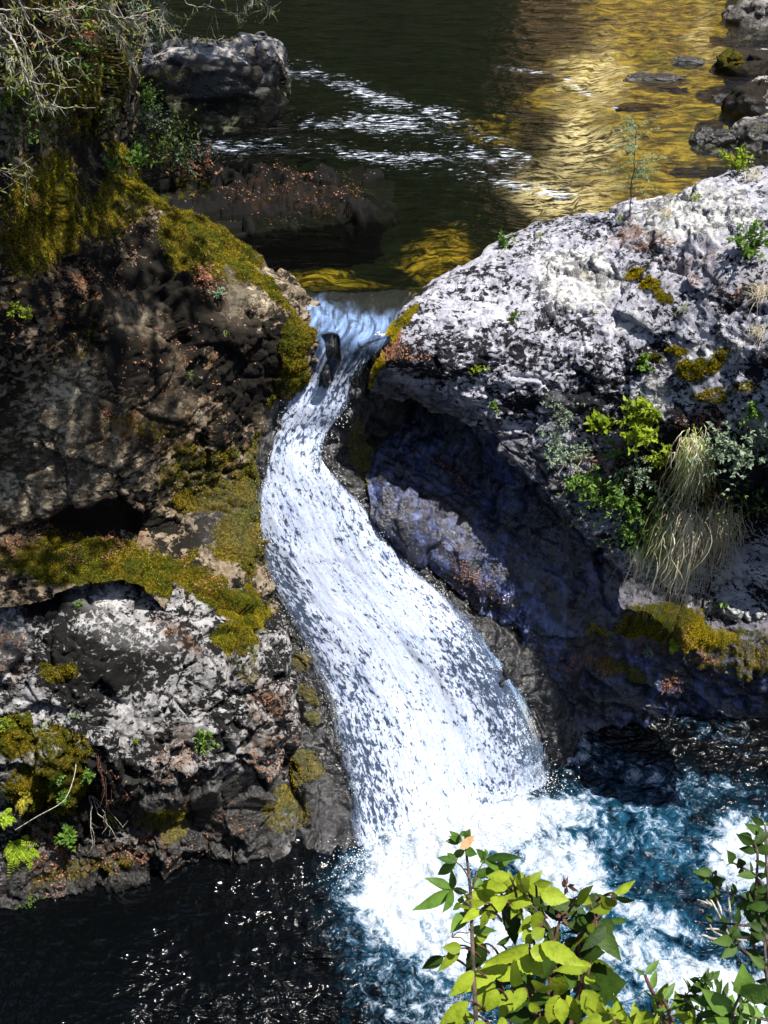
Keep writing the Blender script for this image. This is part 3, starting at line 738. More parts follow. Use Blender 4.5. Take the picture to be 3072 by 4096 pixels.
# lower pool
def make_pool_material():
    n = Nodes('pool_water')
    v = n.obj()
    f = n.attr('foam')
    w = n.node('VectorMath', props={'operation': 'MULTIPLY_ADD'})
    wn_ = w.node
    n.t.links.new(n.node('TexNoise', outs=1, Vector=v, Scale=1.7, Detail=3), wn_.inputs[0])
    wn_.inputs[1].default_value = (0.5, 0.5, 0)
    n.t.links.new(v, wn_.inputs[2])
    a = n.noise(w, 6, 7, 0.62, 0.6)
    ridge = n.m('SUBTRACT', 1.0, n.m('MULTIPLY', n.m('ABSOLUTE', n.m('SUBTRACT', n.noise(w, 4.0, 5, 0.6, 0.9), 0.5)), 7.0), clamp=True)
    fine = n.noise(w, 38, 4, 0.65)
    h = n.m('ADD', n.m('ADD', n.m('MULTIPLY', n.m('SUBTRACT', a, 0.5), 1.9), n.m('MULTIPLY', ridge, 0.28)), n.m('MULTIPLY', n.m('SUBTRACT', fine, 0.5), 0.6))
    lvl = n.m('ADD', h, n.m('MULTIPLY', f, 1.30))
    foam = n.m('MULTIPLY', n.rng(lvl, 0.60, 1.10), n.rng(f, 0.01, 0.16))
    air = n.m('MULTIPLY', n.rng(lvl, 0.25, 0.95), n.rng(f, 0.01, 0.15))
    teal = n.attr('teal')
    col = n.mix(teal, (0.0012, 0.0016, 0.002), n.mix(n.rng(n.noise(w, 4, 5, 0.65), 0.38, 0.65), (0.001, 0.004, 0.011), (0.004, 0.032, 0.060)))
    col = n.mix(n.m('MULTIPLY', air, n.m('ADD', n.m('MULTIPLY', teal, 0.75), 0.25)), col, (0.014, 0.085, 0.165))
    nb = n.bump(n.m('ADD', n.noise(n.scalev(v, (1, 1.5, 1), (0, 0, 0.5)), 3.2, 3, 0.5, 0.8), n.m('MULTIPLY', fine, 0.02)), 0.22, n.attr('chop'))
    body = n.shader('BsdfPrincipled', Base_Color=col, Roughness=0.11, IOR=1.34, Specular_IOR_Level=0.38, Normal=nb)
    shade = n.rng(n.m('ADD', n.m('ADD', n.m('MULTIPLY', a, 0.8), n.m('MULTIPLY', fine, 0.5)), n.m('MULTIPLY', f, 0.42)), 0.68, 1.08)
    fm = n.shader('BsdfPrincipled', Base_Color=n.mix(shade, (0.13, 0.22, 0.34), (0.50, 0.56, 0.64)), Roughness=0.5, Normal=n.bump(n.m('ADD', a, n.m('MULTIPLY', fine, 0.4)), 0.08, 0.8))
    return n.done(n.mixs(foam, body, fm))
gx, gy = np.meshgrid(np.linspace(-7.5, 9.0, 1000), np.linspace(2.5, 12.2, 720))
P = np.stack([gx, gy, np.full_like(gx, POOL)], -1)
px, py = project(P)
qx = px + 70 * fbm(P, 1.3, 4, 110)
qy = py + 70 * fbm(P, 1.3, 4, 111)
def b2(cx, cy, rx, ry, ang=0.0, amp=1.0):
    a = math.radians(ang)
    dx, dy = qx - cx, qy - cy
    return amp * smooth(1.35, 0.3, np.hypot((dx * math.cos(a) + dy * math.sin(a)) / rx, (-dx * math.sin(a) + dy * math.cos(a)) / ry))
foam = np.maximum.reduce([b2(1900, 3330, 520, 190, -14, 1.0), b2(1650, 3560, 300, 260, 0, 1.0), b2(2250, 3250, 190, 130, -10, 0.75), b2(2250, 3480, 280, 180, 30, 0.75), b2(1950, 3720, 420, 280, 0, 0.75),
                          b2(1550, 3900, 230, 260, 0, 0.32), b2(2500, 3800, 330, 130, 25, 0.6), b2(2850, 3980, 420, 170, 15, 0.95), b2(2400, 4000, 300, 200, 0, 0.42), b2(1800, 4000, 300, 200, 0, 0.45), b2(3000, 3420, 200, 170, 0, 0.8), b2(2560, 3650, 300, 70, 20, 0.7),
                          b2(3050, 3700, 160, 160, 0, 0.55), b2(2620, 3300, 280, 240, 0, 0.33), b2(2650, 3120, 480, 60, 12, 0.40), b2(2420, 3320, 60, 200, -15, 0.5), b2(2320, 3000, 160, 70, 20, 0.5), b2(2850, 2900, 250, 60, 20, 0.25), b2(1440, 3560, 160, 160, 0, 0.6), b2(1480, 3750, 180, 200, 0, 0.33)])
teal = np.maximum.reduce([b2(2600, 3500, 500, 420, 30, 1.0), b2(2300, 3800, 800, 420, 10, 1.0), b2(2900, 3200, 400, 150, 0, 0.3), b2(1800, 3600, 500, 350, 0, 0.8)])
boil = foam
Zp = 0.02 * fbm(P, 1.2, 3, 120) + (0.035 + 0.09 * smooth(0.1, 0.6, foam)) * fbm(P, 3.6, 5, 121, 0.6) + 0.032 * fbm(P * np.array([1, 1.3, 1]), 6, 4, 122, 0.5, True)
rb = np.hypot(P[..., 0] - Z(1560, 3400, POOL)[0], P[..., 1] - Z(1560, 3400, POOL)[1])
Zp += 0.020 * np.sin(6.283 * rb / 0.30 + 5 * fbm(P, 1.1, 4, 125)) * smooth(-0.25, 0.35, fbm(P, 0.9, 3, 126)) * smooth(4.2, 1.5, rb) + 0.03 * fbm(P, 0.8, 3, 127)
lx_ = (qx - 380) * 0.64 + (qy - 3960) * 0.77
chop = 0.12 + 0.88 * smooth(-120, 330, lx_ + 160 * fbm(P, 0.8, 3, 128)) * smooth(-0.45, 0.15, fbm(P * np.array([1, 1.6, 1]), 1.5, 3, 129) + 0.5 * smooth(200, 900, lx_))
Zp *= 0.35 + 0.65 * chop
Zp += 0.16 * b2(1900, 3300, 420, 120, -14) + 0.05 * b2(2300, 3300, 120, 180, -20)
P[..., 2] += Zp
me = grid_mesh('pool', P)
set_attr(me, 'foam', foam)
set_attr(me, 'teal', teal)
set_attr(me, 'chop', chop)
tag(link('pool', me, make_pool_material()), kind='structure')
# ------------------------------------------------------------------ banks and hills round the river (the river mirrors them)
def make_hill_material():
    n = Nodes('forest_hill')
    v = n.obj()
    col = n.mix(n.rng(n.noise(v, 0.9, 5, 0.7), 0.4, 0.65), (0.003, 0.006, 0.002), (0.014, 0.020, 0.005))
    rockc = n.mix(n.rng(n.noise(v, 0.8, 6, 0.7), 0.38, 0.62), (0.16, 0.085, 0.03), (0.62, 0.42, 0.24))
    col = n.mix(n.rng(n.m('ADD', n.attr('cliff'), n.m('MULTIPLY', n.m('SUBTRACT', n.noise(v, 0.5, 5, 0.7), 0.5), 1.2)), 0.4, 0.6), col, rockc)
    return n.done(n.shader('BsdfPrincipled', Base_Color=col, Roughness=0.95, Normal=n.bump(n.noise(v, 1.5, 5, 0.7), 0.6, 1.0)))
gx, gy = np.meshgrid(np.linspace(-60, 60, 260), np.linspace(14, 95, 200))
P = np.stack([gx, gy, 0 * gx], -1)
wob = 1.5 * fbm(P, 0.25, 4, 200)
dl = (-7.5 - 0.02 * gy + wob) - gx
dr = gx - (9.3 + 0.16 * np.maximum(gy - 26, 0) * 0.2 + 0.5 * wob)
db = gy - (36 + wob)
dist = np.maximum(np.maximum(dl, dr), db)
P[..., 2] = np.where(dist > 0, (22 + 38 * smooth(14, 6, gx)) * (1 - np.exp(-np.maximum(dist, 0) / (18 - 9 * smooth(14, 6, gx)))) + 0.8 * np.maximum(dist, 0) ** 0.5, np.maximum(dist, -3) * 0.5) - 0.15  # unseen slopes raised to keep bright sky out of the river's reflections
P[..., 2] += smooth(0, 4, dist) * (2.2 * fbm(P, 0.35, 4, 201) + 1.2 * np.abs(fbm(P, 0.9, 3, 202)))
cl = smooth(3.5, 5.0, gx) * smooth(13.5, 10.5, gx) * smooth(33, 36, gy) * smooth(12.5, 9, P[..., 2])
cl = np.maximum(cl, 0.7 * smooth(8, 10, gx) * smooth(6.5, 3, P[..., 2]))
me = grid_mesh('hills', P)
set_attr(me, 'cliff', cl)
tag(link('hills', me, make_hill_material()), kind='structure')

# boulders in the river and low shelf
def boulder(name, centre, size, seed, spots, label, mat=None, rot=0.0, spacing=80):
    u = np.linspace(0, 2 * np.pi, spacing * 2)
    w = np.linspace(-0.5 * np.pi, 0.5 * np.pi, spacing)
    Wv, U = np.meshgrid(w, u, indexing='ij')
    S = np.stack([np.cos(Wv) * np.cos(U), np.cos(Wv) * np.sin(U), np.sin(Wv)], -1)
    S = np.sign(S) * np.abs(S) ** 0.85
    S = S * (1 + 0.22 * fbm(S, 1.3, 3, seed)[..., None])
    f, e = facets(S + seed, 1.7, seed, 0.9)
    S = S * (1 + 0.16 * f - 0.05 * smooth(0.08, 0, e))[..., None]
    S = S * (1 + 0.05 * fbm(S, 6, 4, seed + 3))[..., None]
    S = S * np.array(size)
    c, s = math.cos(rot), math.sin(rot)
    S = np.stack([S[..., 0] * c - S[..., 1] * s, S[..., 0] * s + S[..., 1] * c, S[..., 2]], -1)
    S = S + np.asarray(centre)
    me = grid_mesh(name, S, False)
    wts = paint_at(S, spots, seed)
    for k in PAINT:
        set_attr(me, k, wts[k])
    return tag(link(name, me, mat or M_boulder, origin=tuple(centre)), label, 'boulder')
c = at_z(850, 400, 0.0)
boulder('boulder', c + np.array([-0.55, 0.9, -0.1]), (1.6, 0.85, 0.80), 301, [('black', 850, 330, 330, 110, 0, 1.0), ('wet', 900, 330, 300, 90, 8, 0.9), ('moss', 700, 300, 130, 40, 0, 0.6), ('pale', 850, 205, 260, 45, 0, 0.7)],  # patches paint a shaded front and a lit top onto the boulder
        'grey topped boulder at the left river edge, dark below its pale crown')
c = at_z(1010, 330, 0.0)
boulder('boulder', c + np.array([-0.1, 0.5, 0.0]), (0.75, 0.7, 0.75), 302, [('wet', 1020, 320, 120, 100, 0, 0.95), ('rust', 1040, 260, 80, 50, 0, 0.9)],
        'small dark rusty boulder tucked against the grey topped boulder in the river')
for px_, py_, size, sd, spots, lab in [
    (2990, 285, (0.62, 0.45, 0.36), 311, [('moss', 2900, 200, 60, 60, 0, 0.7), ('black', 2960, 250, 150, 90, 0, 0.9)], 'grey boulder with mossy dark rim at the right river edge, upper of two'),
    (3060, 470, (0.68, 0.5, 0.52), 312, [('wet', 2990, 470, 90, 50, 0, 0.8), ('black', 3000, 430, 120, 120, 0, 0.6)], 'smooth purple grey boulder at the right river edge above the shallows'),
    (2850, 575, (0.36, 0.3, 0.2), 313, [('wet', 2840, 530, 140, 90, 0, 1.0)], 'low dark wet boulder in the yellow shallows'),
    (3050, 590, (0.5, 0.5, 0.38), 314, [('wet', 3040, 560, 140, 90, 0, 1.0), ('moss', 3040, 540, 100, 40, 0, 0.5)], 'low dark boulder at the right river edge behind the pale outcrop'),
    (3060, 95, (0.9, 0.7, 0.55), 315, [('wet', 2990, 60, 120, 80, 0, 0.7), ('rust', 2960, 40, 60, 60, 0, 0.5)], 'dark streaked boulder at the far right corner of the river'),
    (2610, 322, (0.55, 0.25, 0.10), 316, [('wet', 2620, 320, 160, 60, 0, 1.0)], 'flat black stone just breaking the golden shallows, larger of two'),
    (2745, 250, (0.34, 0.2, 0.10), 317, [('wet', 2745, 250, 120, 60, 0, 1.0)], 'flat black stone just breaking the golden shallows, near the mossy rimmed boulder'),
    (2900, 402, (0.26, 0.18, 0.09), 318, [('wet', 2900, 402, 120, 60, 0, 1.0)], 'flat black stone beside the smooth purple grey boulder'),
]:
    c = at_z(px_, py_, 0.0)
    boulder('boulder' if size[2] > 0.2 else 'stone', c + np.array([size[0] * 0.15, size[1] * 0.6, -0.03]), size, sd, spots, lab, spacing=60)

rows = [[Z(x, y + dy, z) for x, y, z in zip((640, 860, 1080, 1290, 1470, 1580), ys_, zs_)] for dy, ys_, zs_ in [
    (0, (640, 660, 680, 690, 700, 730), (-0.3,) * 6), (10, (650, 670, 690, 700, 715, 740), (0.04, 0.02, 0.02, 0.01, -0.03, -0.2)), (60, (690, 700, 705, 705, 715, 725), (0.10, 0.06, 0.05, 0.03, -0.02, -0.2)),
    (110, (740, 750, 750, 730, 715, 710), (0.06, 0.04, 0.03, 0.01, -0.04, -0.2)), (170, (790, 780, 750, 725, 705, 690), (0.05, 0.02, 0.0, -0.03, -0.05, -0.15)), (230, (800, 780, 750, 720, 690, 680), (-0.3,) * 6)]]
shelf = Rock('rock_shelf', rows, 0.03, M_shelf, [('black', 1100, 800, 800, 300, 0, 1.0), ('rust', 1000, 780, 450, 110, 0, 1.0), ('moss', 760, 740, 120, 60, 0, 0.5), ('pale', 1180, 800, 260, 40, 10, 0.4)],
             seed=330, big=0.14, mid=0.07, small=0.03, freq=2.6)
tag(shelf.obj, 'low dark rock shelf strewn with dead leaves at the water line above the lip', 'rock shelf')

# ground under the photographer: the near bank the bushes grow from, below and behind the picture
gx, gy = np.meshgrid(np.linspace(-8, 9, 120), np.linspace(-10, 2.4, 90))
P = np.stack([gx, gy, 0 * gx], -1)
P[..., 2] = CAMZ - 1.65 + 0.25 * fbm(P, 0.7, 4, 340) - 1.9 * smooth(0.3, 1.5, gy) - 9.5 * smooth(1.5, 2.3, gy)
n_ = Nodes('bank_soil')
v_ = n_.obj()
M_soil = n_.done(n_.shader('BsdfPrincipled', Base_Color=n_.mix(n_.noise(v_, 4, 6, 0.7), (0.02, 0.014, 0.008), (0.09, 0.065, 0.03)), Roughness=0.95, Normal=n_.bump(n_.noise(v_, 18, 4), 0.04)))
tag(link('ground', grid_mesh('ground', P), M_soil), kind='structure')

# ------------------------------------------------------------------ plants
class Build:
    def __init__(self):
        self.V, self.L, self.C, self.T, self.n = [], [], [], [], 0
    def add(self, V, F, tint):
        V = np.asarray(V, float)
        self.V.append(V)
        for f in F:
            self.L.extend(i + self.n for i in f)
            self.C.append(len(f))
        self.T.append(np.full(len(V), tint) if np.isscalar(tint) else tint)
        self.n += len(V)
    def done(self, name, mat, parent=None, origin=None, smooth_shade=True):
        V = np.concatenate(self.V)
        if origin is not None:
            V = V - np.asarray(origin)
        me = new_mesh(name, V, self.L, self.C, smooth_shade)
        set_attr(me, 'tint', np.concatenate(self.T))
        o = link(name, me, mat, parent)
        if parent is None and origin is not None:
            o.location = origin
        return o

def unit(v):
    v = np.asarray(v, float)
    return v / max(np.linalg.norm(v), 1e-9)

def tube(b, pts, r0, r1, tint=0.5, sides=5):
    pts = np.asarray(pts, float)
    V, F = [], []
    ref = np.array([0.31, 0.2, 0.93])
    for i, p in enumerate(pts):
        d = unit(pts[min(i + 1, len(pts) - 1)] - pts[max(i - 1, 0)])
        a = unit(np.cross(d, ref) if abs(d @ ref) < 0.97 else np.cross(d, [1, 0, 0]))
        c = np.cross(d, a)
        r = r0 + (r1 - r0) * i / (len(pts) - 1)
        for k in range(sides):
            t = 2 * math.pi * k / sides
            V.append(p + (a * math.cos(t) + c * math.sin(t)) * r)
    for i in range(len(pts) - 1):
        for k in range(sides):
            F.append((i * sides + k, i * sides + (k + 1) % sides, (i + 1) * sides + (k + 1) % sides, (i + 1) * sides + k))
    b.add(V, F, tint)

def curve_pts(p0, p1, sag=0.0, n=7, wob=0.0):
    t = np.linspace(0, 1, n)[:, None]
    p = np.asarray(p0) * (1 - t) + np.asarray(p1) * t
    p[:, 2] += sag * 4 * (t * (1 - t))[:, 0]
    if wob:
        w = rng.normal(0, wob, (n, 3))
        w[0] = w[-1] = 0
        p = p + w
    return p

def leaf(b, base, tip, width, up, tint, segs=6, fold=0.25, curl=0.15, teeth=0.0, shape=0.75):
    """One leaf blade, folded on its midrib and curled towards the tip; teeth cuts a saw edge."""
    base, tip = np.asarray(base, float), np.asarray(tip, float)
    ln = np.linalg.norm(tip - base)
    d = (tip - base) / ln
    s = unit(np.cross(d, up))
    nrm = np.cross(s, d)
    k = segs * (2 if teeth else 1)
    V, F = [], []
    for i in range(k + 1):
        t = i / k
        w = width * 0.5 * (math.sin(math.pi * t ** shape) ** 1.05 if 0 < t < 1 else 0.02)
        if teeth and 0 < i < k:
            w *= 1 + (teeth if i % 2 else -teeth)
        mid = base + d * ln * t - nrm * curl * ln * (t * t - t * 0.5)
        e = nrm * fold * w
        V += [mid + s * w + e, mid, mid - s * w + e]
        if i:
            q = 3 * i
            F += [(q - 3, q - 2, q + 1, q), (q - 2, q - 1, q + 2, q + 1)]
    tv = np.full(len(V), float(tint))
    tv[1::3] = np.clip(tint + 0.22, 0, 1.2)
    b.add(V, F, tv)

def leaf_material(name, lo, hi, trans=0.35, gloss=0.45, dry=None):
    n = Nodes(name)
    v = n.obj()
    c = n.mix(n.attr('tint'), lo, hi)
    c = n.mix(n.m('MULTIPLY', n.rng(n.noise(v, 55, 4, 0.6), 0.45, 0.7), 0.35), c, tuple(x * 0.45 for x in lo))
    pr = n.shader('BsdfPrincipled', Base_Color=c, Roughness=gloss, Specular_IOR_Level=0.18, Normal=n.bump(n.noise(v, 140, 2), 0.002, 0.6))
    tr = n.shader('BsdfTranslucent', Color=n.mix(0.5, c, n.node('Mix', outs=2, props={'data_type': 'RGBA'}) if False else hi))
    return n.done(n.mixs(trans, pr, tr))

def bark_material(name, a, b_):
    n = Nodes(name)
    v = n.obj()
    return n.done(n.shader('BsdfPrincipled', Base_Color=n.mix(n.rng(n.noise(v, 30, 5, 0.7), 0.38, 0.6), a, b_), Roughness=0.85, Normal=n.bump(n.noise(v, 60, 4), 0.01)))

M_bright = leaf_material('yellow_green_leaf', (0.05, 0.10, 0.006), (0.36, 0.46, 0.035), 0.40)
M_green = leaf_material('green_leaf', (0.03, 0.085, 0.012), (0.17, 0.30, 0.05), 0.35)
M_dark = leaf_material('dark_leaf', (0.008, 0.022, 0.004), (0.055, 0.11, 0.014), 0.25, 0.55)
M_sage = leaf_material('grey_green_leaf', (0.10, 0.16, 0.10), (0.34, 0.44, 0.30), 0.3, 0.7)
M_straw = leaf_material('straw', (0.38, 0.31, 0.17), (0.98, 0.92, 0.72), 0.4, 0.6)
M_grass = leaf_material('grass_blade', (0.10, 0.19, 0.02), (0.50, 0.58, 0.18), 0.35, 0.5)
M_litter = leaf_material('dead_leaf', (0.14, 0.045, 0.02), (0.52, 0.27, 0.16), 0.25, 0.6)
M_mossleaf = leaf_material('moss_tuft', (0.05, 0.085, 0.004), (0.74, 0.56, 0.016), 0.35, 0.8)
M_fernbright = leaf_material('lime_fern', (0.14, 0.26, 0.015), (0.55, 0.72, 0.06), 0.45, 0.6)
M_bark = bark_material('dark_bark', (0.02, 0.014, 0.010), (0.10, 0.07, 0.05))
M_twig = bark_material('pale_twig', (0.22, 0.19, 0.15), (0.60, 0.56, 0.48))
M_redstem = bark_material('red_stem', (0.025, 0.010, 0.008), (0.11, 0.045, 0.032))
M_grey_twig = bark_material('grey_twig', (0.09, 0.075, 0.055), (0.36, 0.32, 0.26))
M_usnea = leaf_material('beard_lichen', (0.20, 0.21, 0.13), (0.55, 0.56, 0.40), 0.3, 0.8)
# moss tufts on the rocks, one coat to each rock
def moss_coat(rock, count, size, thr=0.55):
    w = rock.w['moss'] + 0.55 * fbm(rock.G, 6, 3, 400)
    pick = np.argwhere((w > thr) & rock.ok)
    if not len(pick):
        return
    pick = pick[rng.integers(0, len(pick), count)]
    p = rock.G[pick[:, 0], pick[:, 1]] + rng.normal(0, 0.008, (count, 3))
    nn = rock.N[pick[:, 0], pick[:, 1]]
    d = nn * 0.7 + rng.normal(0, 0.55, (count, 3)) + np.array([0, 0, 0.25])
    d /= np.linalg.norm(d, axis=1, keepdims=True)
    s = np.cross(d, rng.normal(0, 1, (count, 3)))
    s /= np.maximum(np.linalg.norm(s, axis=1, keepdims=True), 1e-6)
    ln = size * rng.uniform(0.5, 1.5, (count, 1))
    V = np.stack([p - s * ln * 0.22, p + d * ln, p + s * ln * 0.22], 1).reshape(-1, 3)
    tint = np.clip(0.5 + 0.9 * fbm(p, 2.4, 3, 401) + rng.normal(0, 0.18, count), 0, 1)
    me = new_mesh('moss', V, np.arange(count * 3), np.full(count, 3), False)
    set_attr(me, 'tint', np.repeat(tint, 3))
    link('moss', me, M_mossleaf, rock.obj)
moss_coat(left_cliff, 130000, 0.012)
moss_coat(left_outcrop, 100000, 0.011)
moss_coat(right_outcrop, 30000, 0.014)
moss_coat(ledge, 34000, 0.014)
moss_coat(chute, 10000, 0.014)

# dead leaves lying in the hollows of the rocks
b = Build()
for rock, count in ((left_outcrop, 2600), (left_cliff, 2200), (right_outcrop, 2400), (ledge, 1500), (shelf, 1700)):
    w = rock.w['rust'] * (rock.N[..., 2] > 0.25) * rock.ok
    w = w * smooth(-0.1, 0.3, fbm(rock.G, 2.5, 3, 410))
    pr = w.ravel() / w.sum()
    for i in rng.choice(len(pr), count, p=pr):
        r, c = np.unravel_index(i, w.shape)
        p, nn = rock.G[r, c] + rock.N[r, c] * 0.012, rock.N[r, c]
        d = unit(np.cross(nn, rng.normal(0, 1, 3)) + 0.3 * nn * rng.normal())
        ln = rng.uniform(0.016, 0.042)
        leaf(b, p, p + d * ln, ln * 0.45, nn + rng.normal(0, 0.4, 3), rng.uniform(0, 1) ** 1.3, segs=2, fold=0.4, curl=0.3)
tag(b.done('leaf_litter', M_litter), kind='stuff')

# drops thrown up along the fall
b = Build()
def drops(n_, px_, py_, sx, sy, z, lift, size):
    for _ in range(n_):
        p = at_z(px_ + rng.normal(0, sx), py_ + rng.normal(0, sy), z) + np.array([rng.normal(0, 0.05), rng.normal(0, 0.05), abs(rng.normal(0, lift))])
        r = size * rng.uniform(0.4, 1.3) ** 2
        o = np.array([[1, 0, 0], [-1, 0, 0], [0, 1, 0], [0, -1, 0], [0, 0, 1.3], [0, 0, -1.3]]) * r + p
        b.add(o, [(0, 2, 4), (2, 1, 4), (1, 3, 4), (3, 0, 4), (2, 0, 5), (1, 2, 5), (3, 1, 5), (0, 3, 5)], 0.5)
for k in range(7, len(FALL) - 1):
    lx, ly, rx, ry, zl, zr = FALL[k]
    drops(150, lx + 14, ly, 14, 45, zl, 0.06, 0.0045)
    drops(220, rx - 14, ry, 15, 45, zr, 0.07, 0.0045)
for cx, cy in ((1500, 3440), (1650, 3390), (1800, 3330), (1950, 3270), (2100, 3200), (2200, 3160), (1430, 3480)):
    drops(260, cx, cy, 75, 45, POOL, 0.16, 0.0065)
n_ = Nodes('spray_drops')
o = b.done('spray', n_.done(n_.shader('BsdfPrincipled', Base_Color=(0.9, 0.93, 0.96), Roughness=0.3)), fall, origin=tuple(base))

# ---------------- foreground bush, in front of the pool
def fg(x, y):      # reading of an enlarged view of the bush
    return 1600 + x * 0.6028, 3250 + y * 0.6028
def at_d(px_, py_, dist):
    d = ray(px_, py_)
    return d / np.linalg.norm(d) * dist + np.array([0, 0, CAMZ])
PXR = TV / 2048
BUSH = """700 500 470 495 95 9,640 555 430 560 90 9,720 430 580 420 70 8,730 520 720 390 70 7,760 480 820 400 60 7,800 520 850 430 80 8,860 520 985 500 85 9,900 470 1010 470 60 7,940 540 1112 580 110 8
730 560 860 600 120 8,660 560 660 650 105 8,840 500 940 390 60 5,550 600 380 625 55 9,520 650 420 720 60 9,640 640 540 700 70 6,590 660 530 770 60 7,770 600 740 700 55 5,930 660 880 770 75 4,860 640 900 700 60 3
880 690 790 795 60 4,1000 590 1170 640 90 3,1050 600 1170 680 90 2,690 470 640 390 70 6,800 470 780 385 60 6,620 520 500 470 60 7,880 560 960 620 80 3,1180 600 1270 490 70 4,1190 560 1270 600 70 4,1210 640 1190 670 60 2,1400 600 1290 660 90 4
1420 620 1340 560 80 4,1430 530 1560 460 60 8,1400 550 1450 580 50 2,1440 570 1545 588 45 2,1330 730 1435 770 80 2,1400 720 1515 718 40 2,1240 740 1150 760 110 1,1220 680 1150 700 100 1,1290 830 1425 900 90 1,1200 920 1340 930 120 1
1250 780 1290 740 50 8,840 880 570 1000 120 10,720 950 420 1200 110 10,790 930 945 1065 140 9,740 1030 800 1125 150 9,660 1050 760 1110 110 8,950 880 1210 1010 110 9,870 910 1000 960 100 9,900 940 1005 1010 80 2,1100 850 1260 960 90 3
820 850 890 790 90 6,880 830 960 770 80 4,560 880 440 1050 115 3,610 1120 500 1330 130 9,480 1060 340 1220 90 9,400 900 290 895 70 4,390 890 265 1050 75 4,280 960 150 1035 70 2,480 870 600 790 60 4,650 870 740 820 50 1
640 1180 580 1320 90 6,730 1190 670 1365 90 6,820 1170 760 1300 80 5,880 1130 1000 1180 80 6,1060 1080 1060 1220 110 5,1120 1060 1130 1170 120 1,1250 1130 1485 1130 230 3,1220 1190 1350 1390 130 5,1230 1130 1300 1080 60 8,1050 1220 980 1400 100 6
1060 1240 1080 1404 90 8,1120 1230 1190 1404 110 5,1110 1220 1190 1330 50 8,440 1260 270 1404 90 8,480 1350 320 1400 80 5,860 1270 930 1320 60 4,980 1300 930 1404 100 2,1150 1000 1250 1080 110 1,1090 980 1160 1060 100 1,1010 1010 1090 1090 90 2
960 720 900 830 90 2,1060 790 960 860 90 2,1140 880 1080 960 90 1,700 1080 640 1180 80 3,560 1050 500 1090 70 3,900 1390 1000 1480 110 5,700 1380 640 1480 90 5,1180 1400 1280 1500 110 4,560 1400 480 1480 80 6"""
dist0 = 2.35
bush_base = at_d(*fg(900, 1900), 2.5)
bush = empty('broadleaf_bush', tuple(bush_base), 'bush with broad toothed yellow green leaves in front of the foaming pool', 'bush')
bl, bd, st = Build(), Build(), Build()
LIGHT = unit(np.array([sun_dir.x, sun_dir.y, sun_dir.z]))
for i, s in enumerate(BUSH.replace('\n', ',').split(',')):
    bx_, by_, tx_, ty_, wd, tone = map(float, s.split())
    dd = dist0 + 0.05 * math.sin(i * 2.4) + (0.12 if tone < 4 else -0.04)
    B_, T_ = at_d(*fg(bx_, by_), dd), at_d(*fg(tx_, ty_), dd + rng.uniform(-0.05, 0.04))
    up = unit(np.array([0, -0.55, 0.75]) + rng.normal(0, 0.25, 3))
    w = wd * 0.6028 * PXR * dd * 1.05
    mid_ = (B_ + T_) / 2
    B_, T_ = mid_ + (B_ - mid_) * 1.12, mid_ + (T_ - mid_) * 1.16
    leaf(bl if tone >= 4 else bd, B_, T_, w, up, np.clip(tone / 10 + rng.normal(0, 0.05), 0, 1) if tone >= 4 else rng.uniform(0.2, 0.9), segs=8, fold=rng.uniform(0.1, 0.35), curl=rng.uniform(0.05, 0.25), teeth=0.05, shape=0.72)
    node = at_d(*fg(850 + (bx_ - 850) * 0.75 + 20, max(by_ + 60, 560)), dd + 0.05)
    tube(st, curve_pts(B_, node, 0.01, 5), 0.0016, 0.0028, 0.4)
for i in range(85):
    cx_, cy_, sx_, sy_ = ((730, 520, 170, 70), (880, 1000, 200, 130), (1200, 760, 120, 150), (950, 1330, 260, 90), (1150, 1050, 110, 130))[i % 5]
    bx_, by_ = cx_ + rng.normal(0, sx_ * 0.6), cy_ + rng.normal(0, sy_ * 0.6)
    dd = dist0 + rng.uniform(0.05, 0.22)
    B_ = at_d(*fg(bx_, by_), dd)
    a_ = rng.uniform(0, 6.28)
    T_ = B_ + unit(np.array([math.cos(a_), -0.3 + 0.6 * math.sin(a_), -0.35 + rng.normal(0, 0.3)])) * rng.uniform(0.05, 0.10)
    tone = rng.random()
    leaf(bd if tone < 0.75 else bl, B_, T_, np.linalg.norm(T_ - B_) * rng.uniform(0.34, 0.48), unit(np.array([0, -0.4, 0.8]) + rng.normal(0, 0.35, 3)), rng.uniform(0.1, 0.8), segs=8, fold=0.25, curl=rng.uniform(0.05, 0.35), teeth=0.05, shape=0.72)
for pts in ([(900, 1900), (980, 1400), (1030, 1000), (990, 760), (800, 540)], [(900, 1900), (1010, 1300), (1020, 900), (1060, 700), (1020, 600)], [(950, 1900), (1190, 1200), (1190, 850), (1330, 680), (1430, 560)],
            [(900, 1900), (900, 1320), (790, 1120), (720, 980)], [(900, 1900), (1040, 1100), (900, 900)], [(950, 1900), (1180, 1300), (1300, 800), (1250, 560)], [(900, 1900), (1000, 1000), (940, 780), (960, 680)], [(860, 1900), (930, 1250), (890, 1120)]):
    C = catmull(np.array([at_d(*fg(*q), dist0 + 0.08) for q in pts]), np.linspace(0, len(pts) - 1, 22))
    tube(st, C, 0.0045, 0.0022, 0.3, 6)
for x_, y_ in ((1090, 500), (1070, 680), (950, 690), (1325, 605), (1110, 490)):
    p = at_d(*fg(x_, y_), dist0)
    for k in range(5):
        leaf(st, p, p + rng.normal(0, 0.011, 3), 0.008, np.array([0, -0.5, 0.8]), 0.2, segs=2)
bl.done('leaves', M_bright, bush, origin=tuple(bush_base))
bd.done('shaded_leaves', M_dark, bush, origin=tuple(bush_base)).name = 'shade_painted_leaves'  # darker copy of the leaf colour, painting the bush's shaded side
st.done('stems', M_redstem, bush, origin=tuple(bush_base))

